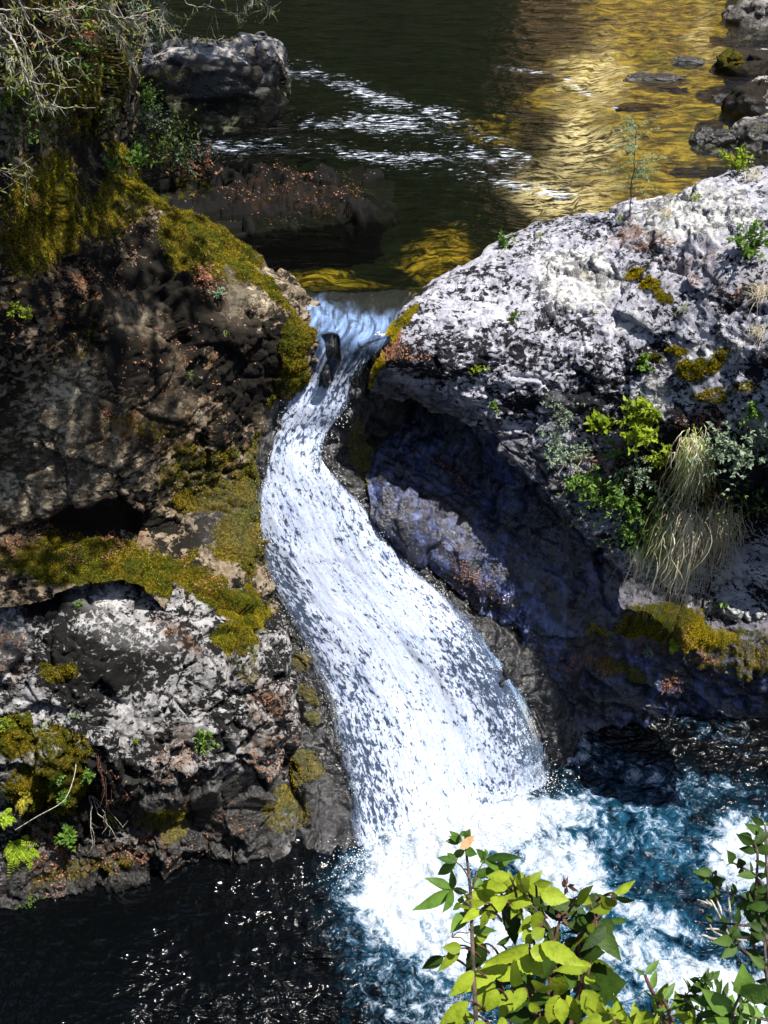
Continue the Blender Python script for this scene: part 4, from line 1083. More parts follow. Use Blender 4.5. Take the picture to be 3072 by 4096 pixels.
# ---------------- palmate sapling beside the bush
sap_base = at_d(*fg(520, 1900), 2.45)
sap = empty('sapling', tuple(sap_base), 'slender sapling with hand shaped green leaves and one orange dead leaf', 'sapling')
lv, st, dl_ = Build(), Build(), Build()
ds = 2.3
C = catmull(np.array([at_d(*fg(*q), ds) for q in [(437, 235), (470, 560), (480, 870), (505, 1404), (520, 1900)]]), np.linspace(0, 4, 24))
tube(st, C, 0.0028, 0.006, 0.4, 6)
PALM = [((350, 510), (465, 575), [(172, 430, 62), (345, 388, 46), (452, 530, 42), (100, 655, 80), (295, 660, 66)]),
        ((375, 330), (462, 450), [(245, 415, 60), (245, 295, 46), (310, 262, 40), (400, 262, 40)]),
        ((565, 310), (480, 480), [(802, 290, 58), (512, 245, 48), (568, 240, 40), (660, 390, 52), (530, 330, 36)]),
        ((410, 190), (437, 240), [(330, 125, 44), (298, 190, 44), (330, 160, 36)]), ((430, 160), (437, 240), [(465, 112, 42), (500, 185, 36), (405, 118, 40)]),
        ((430, 250), (440, 290), [(512, 278, 56), (340, 300, 46), (470, 230, 40)]),
        ((445, 660), (478, 690), [(335, 800, 82), (500, 640, 46)]), ((455, 780), (482, 800), [(632, 780, 52), (600, 800, 40)]),
        ((520, 430), (470, 520), [(565, 365, 50), (505, 500, 70), (700, 340, 56), (760, 300, 50)]), ((445, 385), (462, 390), [(435, 370, 34), (480, 378, 22)]), ((400, 600), (470, 620), [(350, 650, 36), (410, 555, 40)])]
for ctr, joint, tips in PALM:
    p = at_d(*fg(*ctr), ds + rng.uniform(-0.04, 0.04))
    tube(st, curve_pts(at_d(*fg(*joint), ds), p, 0.008, 6), 0.0018, 0.0012, 0.5)
    for x_, y_, wd in tips:
        q = at_d(*fg(x_, y_), ds + rng.uniform(-0.07, 0.03))
        leaf(lv, p, q, wd * 0.6028 * PXR * ds * 1.1, unit(np.array([0, -0.5, 0.8]) + rng.normal(0, 0.22, 3)), np.clip(rng.normal(0.4, 0.2), 0, 1), segs=8, fold=0.25, curl=rng.uniform(0.0, 0.2), shape=0.85)
leaf(dl_, at_d(*fg(398, 240), ds - 0.04), at_d(*fg(500, 150), ds - 0.04), 62 * 0.6028 * PXR * ds, np.array([0.2, -0.7, 0.6]), 1.0, segs=7, fold=0.15, curl=0.1)
tendril = [(350, 800), (345, 830), (375, 800), (410, 795), (440, 800), (470, 790)]
tube(st, catmull(np.array([at_d(*fg(*q), ds) for q in tendril]), np.linspace(0, 5, 26)), 0.0012, 0.0009, 0.6)
tube(st, catmull(np.array([at_d(*fg(*q), ds) for q in [(345, 830), (400, 830), (430, 855), (470, 870)]]), np.linspace(0, 3, 18)), 0.0012, 0.0009, 0.6)
lv.done('leaves', M_green, sap, origin=tuple(sap_base))
st.done('stem', M_bark, sap, origin=tuple(sap_base))
dl_.done('dead_leaf', leaf_material('orange_leaf', (0.35, 0.15, 0.05), (0.75, 0.42, 0.22), 0.3), sap, origin=tuple(sap_base))

# ---------------- branching shrubs drawn by their stems (full picture readings), leaves along them
def stem_plant(name, stems, dist, leaf_len, leaf_w, leaf_mat, stem_mat, label, cat, every=0.03, group=None, r=(0.004, 0.0016), tint=(0.2, 0.9), leaf_part='leaves', pair=True, tipfrom=0.15):
    base_ = at_d(*stems[0][0], dist)
    root = empty(name, tuple(base_), label, cat, group)
    lb, sb = Build(), Build()
    for s in stems:
        pts = np.array([at_d(x_, y_, dist + 0.05 * math.sin(x_ * 0.05 + i)) for i, (x_, y_) in enumerate(s)])
        ln = np.linalg.norm(np.diff(pts, axis=0), axis=1).sum()
        C = catmull(pts, np.linspace(0, len(pts) - 1, max(8, int(ln / 0.012))))
        tube(sb, C, r[0], r[1], rng.uniform(0.3, 0.7), 5)
        if leaf_len:
            k = max(2, int(ln / every))
            for j in range(k + 1):
                i = min(len(C) - 1, int(len(C) * (tipfrom + (1 - tipfrom) * j / k)))
                d0 = unit(C[min(i + 1, len(C) - 1)] - C[max(i - 2, 0)])
                for sgn in ((1, -1) if pair else (1,)):
                    side = unit(np.cross(d0, ray(*s[0])) * sgn + rng.normal(0, 0.35, 3) + d0 * 0.5 + np.array([0, 0, 0.1]))
                    l_ = leaf_len * rng.uniform(0.6, 1.25)
                    leaf(lb, C[i], C[i] + side * l_, l_ * leaf_w, unit(np.array([0, -0.4, 0.8]) + rng.normal(0, 0.4, 3)), rng.uniform(*tint), segs=4, fold=0.3, curl=rng.uniform(0, 0.5))
    if leaf_len:
        lb.done(leaf_part, leaf_mat, root, origin=tuple(base_))
    sb.done('stems', stem_mat, root, origin=tuple(base_))
    return root

stem_plant('shrub', [[(3160, 4050), (3060, 3880), (3010, 3750), (3020, 3600), (3030, 3420), (3010, 3360)], [(3160, 4050), (3080, 3800), (3040, 3640), (2960, 3590), (2860, 3550), (2850, 3490)],
                     [(3160, 4050), (3090, 3700), (3070, 3500), (3060, 3350)], [(3160, 4050), (3060, 3880), (2960, 3790), (2930, 3760)], [(3130, 3900), (3050, 3720), (2960, 3700), (2850, 3690)],
                     [(3100, 3700), (3060, 3560), (3000, 3490), (2930, 3450)], [(3160, 4050), (3080, 3960), (3060, 3780), (3075, 3650)], [(3130, 3600), (3080, 3440), (3060, 3300)], [(3160, 3950), (3070, 3700), (3000, 3660)]],
           2.0, 0.030, 0.5, M_dark, M_bark, 'dark thin shrub with small leaves at the right edge, over the white water', 'shrub', 0.042)
stem_plant('sprig', [[(3100, 4090), (2960, 4050), (2880, 3990), (2810, 3950), (2800, 3920)], [(2960, 4050), (2880, 4060), (2790, 4040), (2740, 4000), (2760, 3960)], [(2880, 4060), (2840, 4030), (2830, 3990)], [(2810, 3950), (2830, 3920), (2860, 3915)], [(3100, 4090), (3020, 4060), (2970, 4020), (3020, 3950)]],
           1.9, 0.026, 0.36, M_dark, M_bark, 'fine dark sprig with small curled leaves at the bottom right', 'sprig', 0.024, r=(0.0016, 0.0010), tint=(0.3, 1.0))
stem_plant('sprig', [[(2960, 4160), (2900, 4080), (2890, 4060)], [(2940, 4160), (2930, 4060), (2960, 3980)]], 1.85, 0.055, 0.55, M_green, M_bark, 'two broad green leaves on a sprig, bottom right under the dark shrub', 'sprig', 0.05, tint=(0.5, 1.0))
stem_plant('sprout', [[(2700, 4180), (2640, 4030), (2600, 3950), (2580, 3900)], [(2700, 4180), (2680, 4060), (2655, 4000)]], 2.0, 0.030, 0.35, M_green, M_redstem, 'upright young sprout with a red stem and pointed tip leaves', 'sprout', 0.06, r=(0.004, 0.0028), tint=(0.3, 0.9))
stem_plant('undergrowth_plant', [[(2500, 4200), (2460, 4090), (2420, 4060)], [(2600, 4220), (2540, 4110), (2480, 4100)], [(2640, 4220), (2650, 4100), (2620, 4060)], [(2700, 4220), (2720, 4110), (2760, 4080)], [(2400, 4200), (2400, 4110), (2440, 4070)], [(2760, 4220), (2790, 4120), (2760, 4100)]],
           2.1, 0.05, 0.45, M_bright, M_redstem, 'low yellow green plant along the bottom edge right of the bush', 'plant', 0.035, tint=(0.2, 0.8))
# dry pale stalks
root = stem_plant('dry_stalks', [[(2930, 3760), (2890, 3690), (2850, 3610), (2840, 3602)], [(2930, 3760), (2900, 3690), (2865, 3590)], [(2930, 3760), (2920, 3640), (2905, 3525)], [(2930, 3760), (2880, 3720), (2825, 3715)], [(2930, 3760), (2870, 3755), (2800, 3738)], [(2930, 3760), (2960, 3760), (3010, 3762)], [(2930, 3760), (2880, 3765), (2830, 3750)],
                                 [(2840, 3615), (2820, 3610), (2790, 3600)], [(2845, 3620), (2835, 3610), (2825, 3600)], [(2930, 3760), (2895, 3680), (2880, 3620)], [(2930, 3760), (3040, 3740), (3100, 3730)], [(2930, 3760), (2860, 3730), (2840, 3700)]],
                  1.98, 0, 0, None, M_twig, 'spray of pale dry stalks in front of the pool at right', 'dry stalks', r=(0.0022, 0.0014))
# ---------------- the tree above the left cliff: unseen canopy added over the gorge for shade, mossy branches hanging into the picture
tree_base = (-5.6, 9.6, 4.3)
tree = empty('overhanging_tree', tree_base, 'lichen hung tree whose bare pale branches droop over the left cliff at upper left', 'tree')
b = Build()
trunk = catmull(np.array([(-5.6, 9.6, 4.0), (-5.5, 9.5, 6.0), (-5.2, 9.6, 8.0), (-4.9, 9.9, 10.5)], float), np.linspace(0, 3, 24))
tube(b, trunk, 0.26, 0.12, 0.4, 10)
limbs = []
for k in range(20):
    p0 = trunk[rng.integers(8, 23)]
    a = rng.uniform(-1.0, 1.2) if k < 13 else rng.uniform(0.9, 1.5)
    ln = rng.uniform(2.5, 5.0) if k < 13 else rng.uniform(6.5, 11.0)
    p1 = p0 + np.array([math.cos(a) * ln, math.sin(a) * ln, rng.uniform(0.2, 1.6)])
    C = curve_pts(p0, p1, 0.25, 9, 0.08)
    limbs.append(C)
    tube(b, C, 0.07, 0.02, 0.4, 6)
b.done('trunk', M_bark, tree, origin=tree_base)
qs = []
for n_leaf, cen, rad in ((2900, (-1.3, 10.4, 9.4), (2.3, 3.6, 1.6)), (9000, (-2.0, 19.0, 9.6), (5.2, 4.6, 2.2)), (3000, (-4.6, 9.6, 9.6), (2.2, 2.6, 1.6))):  # outer clumps added out of view to shade the cliff and darken reflections
    q = rng.normal(0, 1, (n_leaf, 3))
    q /= np.linalg.norm(q, axis=1, keepdims=True)
    q = q * rng.uniform(0.15, 1, (n_leaf, 1)) ** 0.45 * np.array(rad) + np.array(cen)
    qs.append(q[(fbm(q, 0.7, 3, 500) > -0.12) & (q[:, 2] > 7.3)])
q = np.concatenate(qs)
m_ = len(q)
d = rng.normal(0, 1, (m_, 3))
d /= np.linalg.norm(d, axis=1, keepdims=True)
s_ = np.cross(d, rng.normal(0, 1, (m_, 3)))
s_ /= np.linalg.norm(s_, axis=1, keepdims=True)
ln = rng.uniform(0.10, 0.20, (m_, 1))
V = np.stack([q - d * ln, q + s_ * ln * 0.45, q + d * ln, q - s_ * ln * 0.45], 1).reshape(-1, 3) - np.array(tree_base)
me = new_mesh('crown', V, np.arange(m_ * 4), np.full(m_, 4), False)
set_attr(me, 'tint', np.repeat(rng.uniform(0, 1, m_), 4))
link('crown', me, M_dark, tree)

M_olive = leaf_material('olive_leaf', (0.03, 0.05, 0.008), (0.22, 0.24, 0.05), 0.35, 0.6)
BR = [  # full picture readings, from where the branch enters to its tip; distance; radius; lichen
    ([(-200, 20), (0, 38), (110, 35), (200, 48), (300, 30), (390, 33), (480, 70), (560, 60), (640, 40)], 7.6, 0.010, 0.5),
    ([(-120, -60), (0, 80), (60, 180), (100, 280), (135, 350), (185, 410), (222, 425)], 7.0, 0.014, 0.9),
    ([(100, 280), (140, 340), (150, 390), (178, 430)], 7.0, 0.006, 0.3),
    ([(60, -80), (90, 60), (150, 130), (200, 215), (240, 235), (330, 232)], 7.4, 0.007, 0.5),
    ([(130, -40), (200, 55), (260, 72), (300, 68)], 7.5, 0.006, 0.3),
    ([(390, 33), (420, 90), (470, 120), (500, 170), (520, 225), (545, 275)], 8.6, 0.007, 1.0),
    ([(480, 70), (560, 100), (590, 135), (585, 160)], 8.8, 0.006, 0.9),
    ([(600, -60), (640, 20), (660, 30), (640, 90), (645, 180)], 9.2, 0.008, 1.2),
    ([(640, 40), (690, 110), (760, 145), (860, 160), (900, 145)], 9.4, 0.005, 0.3),
    ([(700, -40), (760, 20), (850, 30), (930, 55), (985, 85)], 9.6, 0.008, 0.2),
    ([(930, 55), (970, 50), (1000, 10), (1000, -40)], 9.6, 0.005, 0.8),
    ([(0, 355), (60, 345), (110, 300)], 7.0, 0.004, 0.2), ([(110, 310), (160, 300), (225, 292)], 7.0, 0.004, 0.2),
    ([(-60, 660), (40, 690), (100, 700), (95, 660), (60, 630)], 8.0, 0.004, 0.2),
    ([(400, -50), (430, 30), (520, 75), (610, 72), (700, 100)], 8.9, 0.006, 0.6),
    ([(-100, 120), (20, 200), (50, 240), (20, 250)], 6.8, 0.006, 0.8), ([(250, -60), (255, 40), (300, 110), (330, 150)], 7.8, 0.006, 0.3),
    ([(1000, -50), (1040, 0), (1065, 20), (1090, 45)], 9.8, 0.005, 0.5), ([(-80, 30), (10, 60), (70, 100), (95, 190), (120, 260)], 7.2, 0.007, 0.6)]
for pts, dd, rad, lic in BR:
    sb, lb, lv = Build(), Build(), Build()
    C = catmull(np.array([at_d(x_, y_, dd + 0.12 * math.sin(i * 1.7)) for i, (x_, y_) in enumerate(pts)]), np.linspace(0, len(pts) - 1, len(pts) * 6))
    C[1:-1] += rng.normal(0, 0.006, (len(C) - 2, 3))
    tube(sb, C, rad * 0.7, rad * 0.3, 0.5, 5)
    for i in range(3, len(C)):
        if rng.random() < 0.45:
            t1 = C[i] + np.array([rng.normal(0, 0.10), rng.normal(0, 0.08), rng.normal(-0.03, 0.09)])
            T = curve_pts(C[i], t1, -0.01, 5, 0.006)
            tube(sb, T, rad * 0.28, 0.0012, 0.5, 4)
            if rng.random() < 0.65:
                for _ in range(5):
                    p = T[rng.integers(2, 5)] + rng.normal(0, 0.01, 3)
                    leaf(lv, p, p + rng.normal(0, 0.020, 3), 0.014, np.array([0, -0.4, 0.9]) + rng.normal(0, 0.4, 3), rng.uniform(0.2, 1), segs=3)
        for _ in range(int(lic * rng.uniform(0, 7))):
            p = C[i] + rng.normal(0, 0.012, 3)
            leaf(lb, p, p + np.array([rng.normal(0, 0.018), rng.normal(0, 0.018), -rng.uniform(0.01, 0.075)]), 0.006, rng.normal(0, 1, 3), rng.uniform(0, 1), segs=2, curl=0.3)
    br = sb.done('branch', M_grey_twig, tree, origin=tree_base)
    for bb, nm, mt in ((lb, 'beard_lichen', M_usnea), (lv, 'leaves', M_olive)):
        if bb.n:
            o = bb.done(nm, mt, br, origin=tree_base)
            if nm == 'beard_lichen':
                tag(o, kind='stuff')

# ---------------- plants rooted on the rocks
def plant_on(rock, px_, py_, name, label, cat, kind, size, mat, group=None, n_stem=9, leaf_l=0.035, leaf_w=0.45, spread=0.8, up=0.7, stem=None, tint=(0.1, 1.0), per=9, lean=(0, 0, 0), sub=None):
    p0, nn = rock.hit(px_, py_)
    root = empty(name, tuple(p0), label, cat, group)
    lb, sb = Build(), Build()
    axis = unit(nn * 0.6 + np.array([0, -0.2, up]) + np.array(lean, float))
    if kind == 'shrub':
        n_stem, per, leaf_l = int(n_stem * 1.5), int(per * 1.6), leaf_l * 1.25
    for k in range(n_stem):
        d = unit(axis + rng.normal(0, spread * 0.6, 3))
        ln = size * rng.uniform(0.55, 1.15)
        start = p0 + rng.normal(0, size * 0.10, 3) + (nn * 0.16 if kind == 'hang' else 0)
        if kind == 'shrub':
            C = curve_pts(start, start + d * ln + np.array([0, 0, -0.15 * ln]), 0.06 * ln, 8, 0.004)
            tube(sb, C, 0.0035, 0.0012, rng.random(), 4)
            for j in range(per):
                i = rng.integers(2, 8)
                dd = unit(rng.normal(0, 1, 3) + d * 0.6 + nn * 0.4)
                l_ = leaf_l * rng.uniform(0.6, 1.3)
                leaf(lb, C[i], C[i] + dd * l_, l_ * leaf_w, unit(np.array([0, -0.3, 1]) + rng.normal(0, 0.5, 3)), rng.uniform(*tint), segs=3, curl=rng.uniform(0, 0.4))
        elif kind == 'fern':
            C = curve_pts(start, start + d * ln + np.array([0, 0, -0.35 * ln]), 0.14 * ln, 14)
            tube(sb, C, 0.002, 0.001, 0.5, 4)
            for i in range(2, 14):
                dd = unit(C[i] - C[i - 1])
                sd = unit(np.cross(dd, axis + rng.normal(0, 0.1, 3)))
                l_ = leaf_l * math.sin(math.pi * (i / 14) ** 0.8) + 0.006
                for sg in (1, -1):
                    leaf(lb, C[i], C[i] + unit(sd * sg + dd * 0.45) * l_, l_ * leaf_w, axis + rng.normal(0, 0.2, 3), rng.uniform(*tint), segs=3, curl=0.2)
        elif kind == 'grass':
            C = curve_pts(start, start + d * ln * 0.7, 0.0, 7)
            t = np.linspace(0, 1, 7)
            C[:, 2] -= lean[2] * 0 + ln * 0.5 * t ** 2.2
            w = leaf_w * rng.uniform(0.6, 1.3)
            sd = unit(np.cross(d, ray(px_, py_)))
            V = np.concatenate([C - sd * (w * (1 - t ** 2))[:, None] * 0.5, C + sd * (w * (1 - t ** 2))[:, None] * 0.5 + nn * w * 0.15])
            lb.add(V, [(i, i + 1, i + 8, i + 7) for i in range(6)], rng.uniform(*tint))
        elif kind == 'hang':
            out = unit(np.array([rng.normal(0, spread), -0.9 + rng.normal(0, 0.25), rng.uniform(0.0, 0.7)]))
            t = np.linspace(0, 1, 14)
            ln *= rng.uniform(0.35, 1.05)
            reach = size * rng.uniform(0.08, 0.36)
            C = start + out * (reach * np.sqrt(t))[:, None] + np.array([0, 0, -1.0]) * (ln * t ** 1.5)[:, None]
            ph, fr, am = rng.uniform(0, 6.3), rng.uniform(2, 6), rng.uniform(0.0, 0.13) * size
            C[:, 0] += am * np.sin(ph + fr * t) * t + rng.normal(0, 0.07) * size * t ** 2
            C[:, 1] += am * np.cos(ph + fr * t) * t
            C[1:] += rng.normal(0, 0.003, (13, 3))
            w = leaf_w * rng.uniform(0.5, 1.5)
            sd = unit(np.array([1, 0.4 * rng.normal(), 0.3 * rng.normal()]))
            wt = (w * (1 - 0.8 * t))[:, None] * 0.5
            lb.add(np.concatenate([C - sd * wt, C + sd * wt]), [(i, i + 1, i + 15, i + 14) for i in range(13)], rng.uniform(*tint))
    if lb.n:
        lb.done(sub or ('fronds' if kind == 'fern' else 'blades' if kind in ('grass', 'hang') else 'leaves'), mat, root, origin=tuple(p0))
    if sb.n:
        sb.done('stems', stem or M_bark, root, origin=tuple(p0))
    return root

R_, L_, B_, E_ = right_outcrop, left_cliff, left_outcrop, ledge
# hanging straw on the right face
plant_on(R_, 2790, 1770, 'hanging_grass', 'upper clump of straw coloured grass hanging down the right rock face', 'grass', 'hang', 0.85, M_straw, n_stem=280, leaf_w=0.008, spread=0.45, tint=(0.2, 1))
plant_on(R_, 2790, 1780, 'hanging_grass', 'green grass blades mixed into the upper hanging straw clump', 'grass', 'hang', 0.75, M_grass, n_stem=240, leaf_w=0.009, spread=0.6)
plant_on(R_, 2760, 2050, 'hanging_grass', 'longest clump of hanging straw grass, reaching down to the mossy ledge', 'grass', 'hang', 1.45, M_straw, n_stem=420, leaf_w=0.008, spread=0.6)
plant_on(R_, 2660, 2080, 'hanging_grass', 'green hanging grass on the left side of the longest straw clump', 'grass', 'hang', 0.8, M_grass, n_stem=420, leaf_w=0.009, spread=0.6)
plant_on(R_, 2890, 2020, 'hanging_grass', 'brown straw grass hanging right of the longest clump, by the bare twigs', 'grass', 'hang', 1.0, M_straw, n_stem=200, leaf_w=0.008, spread=0.22, tint=(0.0, 0.5))
plant_on(R_, 2600, 2180, 'hanging_grass', 'small whitish fringe of dead grass left of the longest straw clump', 'grass', 'hang', 0.55, M_straw, n_stem=120, leaf_w=0.005, spread=0.2, tint=(0.6, 1))
# shrubs on the right face
for px_, py_, lab, mat, size, ns, ll, per in [
    (2570, 1730, 'brightest lime green leafy shrub high on the right rock face', M_bright, 0.42, 16, 0.06, 12),
    (2590, 1640, 'upper tip shrub of lime leaves under the white lichen patch', M_bright, 0.26, 8, 0.05, 10),
    (2380, 1720, 'yellow green plant with narrow arching leaves, left of the lime shrub', M_bright, 0.28, 8, 0.09, 6),
    (2260, 1660, 'thin pale dry shrub left of the arching leaved plant', M_sage, 0.36, 14, 0.022, 8),
    (2230, 1850, 'dull green shrub at the overhang edge with a bare twig below', M_sage, 0.36, 14, 0.035, 10),
    (2330, 1920, 'fresh green plant hanging over the edge of the overhang', M_green, 0.34, 12, 0.05, 10),
    (2560, 1900, 'grey green shrub in the middle of the right face', M_sage, 0.34, 14, 0.035, 10),
    (2490, 2020, 'round leaved green shrub at the lower lip of the right face', M_green, 0.45, 20, 0.042, 13),
    (2620, 2040, 'green shrub with a few orange leaves beside the longest straw clump', M_green, 0.40, 16, 0.042, 12),
    (2560, 2130, 'dark green bushy plant under the round leaved shrub', M_green, 0.32, 12, 0.04, 10),
    (2900, 1830, 'pale blue green feathery shrub right of the upper straw clump', M_sage, 0.38, 18, 0.035, 12),
    (3030, 1850, 'large pale blue green shrub at the right edge of the picture', M_sage, 0.48, 22, 0.04, 13),
    (2680, 1840, 'yellowish green shrub between lime shrub and upper straw clump', M_bright, 0.30, 12, 0.03, 10),
    (3010, 1650, 'small green tuft on bare grey rock at the right edge', M_green, 0.20, 8, 0.035, 9),
    (3010, 2000, 'sparse green shrub with bare grey twigs at the right edge', M_green, 0.38, 10, 0.035, 6),
    (2700, 2230, 'low green plant growing through the longest straw clump', M_green, 0.26, 9, 0.05, 8),
    (2980, 1010, 'green leafy plant on the pale crest of the right outcrop', M_green, 0.30, 8, 0.06, 9),
    (2060, 1270, 'small green tuft in a crack below the pale crest', M_green, 0.16, 6, 0.03, 8),
    (1900, 1490, 'small yellow green plant above the dark hollow', M_bright, 0.17, 7, 0.03, 9),
    (1980, 1620, 'tiny dark green plant at the lip of the overhang', M_green, 0.10, 5, 0.025, 7),
    (2580, 1470, 'slim green seedling among black lichen on the right outcrop', M_green, 0.20, 5, 0.04, 8),
    (2020, 990, 'green sprouting plant at the crest beside the still river', M_green, 0.20, 7, 0.04, 7),
    (2950, 690, 'yellow green plant at the crest by the right picture edge', M_bright, 0.34, 9, 0.05, 8),
]:
    plant_on(R_, px_, py_, 'shrub', lab, 'shrub', 'shrub', size * (1.0 if mat == M_bright else 1.25 if size > 0.22 else 1.1), mat, 'plants on the right rock face', n_stem=int(ns * 1.4), leaf_l=ll, per=int(per * 1.3))
for px_, py_, lab, size in [(2490, 1800, 'bright fern with one broad frond below the lime shrub', 0.26), (2400, 1690, 'small dark fern between the arching plant and lime shrub', 0.2)]:
    plant_on(R_, px_, py_, 'fern', lab, 'fern', 'fern', size, M_green, n_stem=5, leaf_l=0.05, leaf_w=0.35)
for px_, py_, lab, size, ns, mat in [
    (2670, 860, 'dry yellow grass tuft on the crest below the feathery sapling', 0.32, 90, M_straw), (2480, 880, 'thin grass tuft on the crest left of the sapling', 0.26, 50, M_grass),
    (3040, 1180, 'large dry straw tuft near the crest at the right picture edge', 0.42, 130, M_straw), (3040, 1330, 'dry straw tuft below the larger one at the right picture edge', 0.36, 90, M_straw),
    (2160, 950, 'short green grass tuft on the crest over the yellow river stones', 0.22, 40, M_grass), (3010, 720, 'tall dry grass stems on the crest at the right picture edge', 0.5, 60, M_straw),
    (2780, 790, 'short green and yellow grass on the crest by the shallows', 0.25, 60, M_grass), (2740, 1230, 'thin green grass blades on the middle of the pale crest', 0.24, 20, M_grass), (2340, 1100, 'wisp of dry grass on the smooth white lichen patch', 0.22, 30, M_straw)]:
    plant_on(R_, px_, py_, 'grass_tuft', lab, 'grass', 'grass', size, mat, 'grass tufts on the right outcrop', n_stem=ns, leaf_w=0.005, spread=0.9, up=1.0)
# bare twigs
def twigs(rock, px_, py_, lab, size, n_, mat=M_twig, down=0.0):
    p0, nn = rock.hit(px_, py_)
    root = empty('twig', tuple(p0), lab, 'twig')
    sb = Build()
    for _ in range(n_):
        p = p0 + rng.normal(0, 0.02, 3)
        d = unit(nn + rng.normal(0, 0.7, 3) + np.array([0, -0.3, -down]))
        for s in range(3):
            q = p + d * size * rng.uniform(0.25, 0.5)
            tube(sb, curve_pts(p, q, 0.01, 4, 0.006), 0.005 - 0.0013 * s, 0.0035 - 0.001 * s, 0.5, 4)
            if s:
                tube(sb, curve_pts(q, q + unit(d + rng.normal(0, 0.9, 3)) * size * 0.2, 0, 4, 0.004), 0.002, 0.001, 0.5, 4)
            p, d = q, unit(d + rng.normal(0, 0.5, 3) + np.array([0, 0, -down * 0.3]))
    sb.done('twigs', mat, root, origin=tuple(p0))
twigs(R_, 3000, 2080, 'bare grey forked twigs by the right picture edge', 0.55, 4)
twigs(R_, 2330, 1830, 'single bare grey twig sticking out over the dark hollow', 0.45, 2, down=0.6)
twigs(R_, 2640, 1960, 'white dead twigs left of the upper straw clump', 0.35, 4)
twigs(B_, 360, 3180, 'pale knotted root hanging from the left outcrop', 0.5, 5, down=0.7)
twigs(B_, 660, 2990, 'thin pale twigs in the niche beside the green plant', 0.26, 3, down=0.5)
twigs(B_, 390, 3020, 'reddish rootlets hanging under the left outcrop brow', 0.55, 7, M_redstem, down=1.6)

# feathery sapling on the crest
p0, nn = R_.hit(2520, 865)
con = empty('conifer_sapling', tuple(p0), 'feathery light green conifer sapling standing on the crest before the river', 'sapling')
sb, lb = Build(), Build()
top = p0 + np.array([-0.05, 0.1, 1.05])
S = curve_pts(p0 - np.array([0, 0, 0.05]), top, 0, 12, 0.01)
tube(sb, S, 0.010, 0.003, 0.5, 5)
for i in range(2, 12):
    for k in range(5):
        a = rng.uniform(0, 6.28)
        ln = (0.20 + 0.30 * (i / 11)) * rng.uniform(0.5, 1.1) * (1 if i < 11 else 0.6)
        e = S[i] + np.array([math.cos(a) * ln, math.sin(a) * ln, rng.uniform(0.0, 0.12)])
        C = curve_pts(S[i], e, 0.02, 7)
        tube(sb, C, 0.003, 0.0012, 0.5, 4)
        if i < 4:
            continue
        for j in range(1, 7):
            for _ in range(5):
                dd = unit(rng.normal(0, 0.7, 3) + unit(e - S[i]))
                leaf(lb, C[j], C[j] + dd * 0.05, 0.010, np.array([0, 0, 1.0]) + rng.normal(0, 0.3, 3), rng.uniform(0.2, 1), segs=2)
sb.done('stems', M_bark, con, origin=tuple(p0))
lb.done('needles', leaf_material('pale_needles', (0.08, 0.16, 0.06), (0.36, 0.46, 0.26), 0.35), con, origin=tuple(p0))

# ledge plants
plant_on(E_, 2690, 2580, 'fern', 'single bright fern on the dark mossy ledge under the straw', 'fern', 'fern', 0.17, M_fernbright, n_stem=6, leaf_l=0.04, leaf_w=0.4)
plant_on(E_, 2430, 2560, 'plant', 'small pale plant at the left end of the mossy ledge', 'plant', 'shrub', 0.12, M_sage, n_stem=5, leaf_l=0.025)
plant_on(E_, 2590, 2600, 'plant', 'blue green drooping plant on the mossy ledge left of the bright fern', 'plant', 'shrub', 0.18, M_sage, n_stem=6, leaf_l=0.03)
plant_on(E_, 2880, 2400, 'plant', 'broad leaved green plant below the brown straw grass', 'plant', 'shrub', 0.22, M_green, n_stem=6, leaf_l=0.07)

# left outcrop plants
for px_, py_, lab, size, ns, ll, mat in [
    (60, 3380, 'lime green maidenhair fern spilling down at the left picture edge', 0.30, 34, 0.036, M_fernbright),
    (20, 3270, 'upper lime green fern cushion at the left picture edge', 0.22, 20, 0.030, M_fernbright),
    (130, 3410, 'lime fern tuft right of the large lime fern', 0.18, 14, 0.030, M_fernbright),
    (110, 3190, 'yellowing fern above the lime green ferns', 0.20, 14, 0.034, leaf_material('yellow_fern', (0.22, 0.20, 0.02), (0.62, 0.55, 0.08), 0.4)),
    (500, 3170, 'small yellow green fern right of the red rootlets', 0.12, 8, 0.025, M_bright)]:
    plant_on(B_, px_, py_, 'fern', lab, 'fern', 'fern', size, mat, 'ferns on the left outcrop', n_stem=ns, leaf_l=ll, leaf_w=0.5, lean=(0.1, -0.8, -0.2))
for px_, py_, lab, size, ns, ll, mat in [
    (815, 2940, 'bright green leafy plant under the square grey block on the left outcrop', 0.24, 12, 0.035, M_green),
    (250, 3110, 'small blue green plant right of the yellowing fern', 0.17, 9, 0.03, M_green),
    (260, 3180, 'dark star shaped plant below the small blue green plant', 0.12, 7, 0.045, M_green),
    (360, 3090, 'tiny plant at the top of the red rootlets', 0.10, 6, 0.03, M_green),
    (290, 3350, 'green narrow leaved plant left of the pale root', 0.18, 8, 0.06, M_green),
    (30, 2900, 'round yellow green moss cushion at the left picture edge', 0.16, 22, 0.018, M_bright),
    (290, 2870, 'sage tuft on the lichen covered left outcrop', 0.10, 7, 0.018, M_sage),
    (540, 2970, 'tiny green tuft in a crack of the left outcrop', 0.08, 5, 0.022, M_bright),
    (110, 3620, 'trailing plant hanging from the foot of the left outcrop', 0.22, 4, 0.022, M_green),
    (320, 2430, 'small tuft under the mossy brow of the left outcrop', 0.10, 6, 0.02, M_green)]:
    plant_on(B_, px_, py_, 'plant', lab, 'plant', 'shrub', size, mat, 'small plants on the left outcrop', n_stem=ns, leaf_l=ll, per=10)
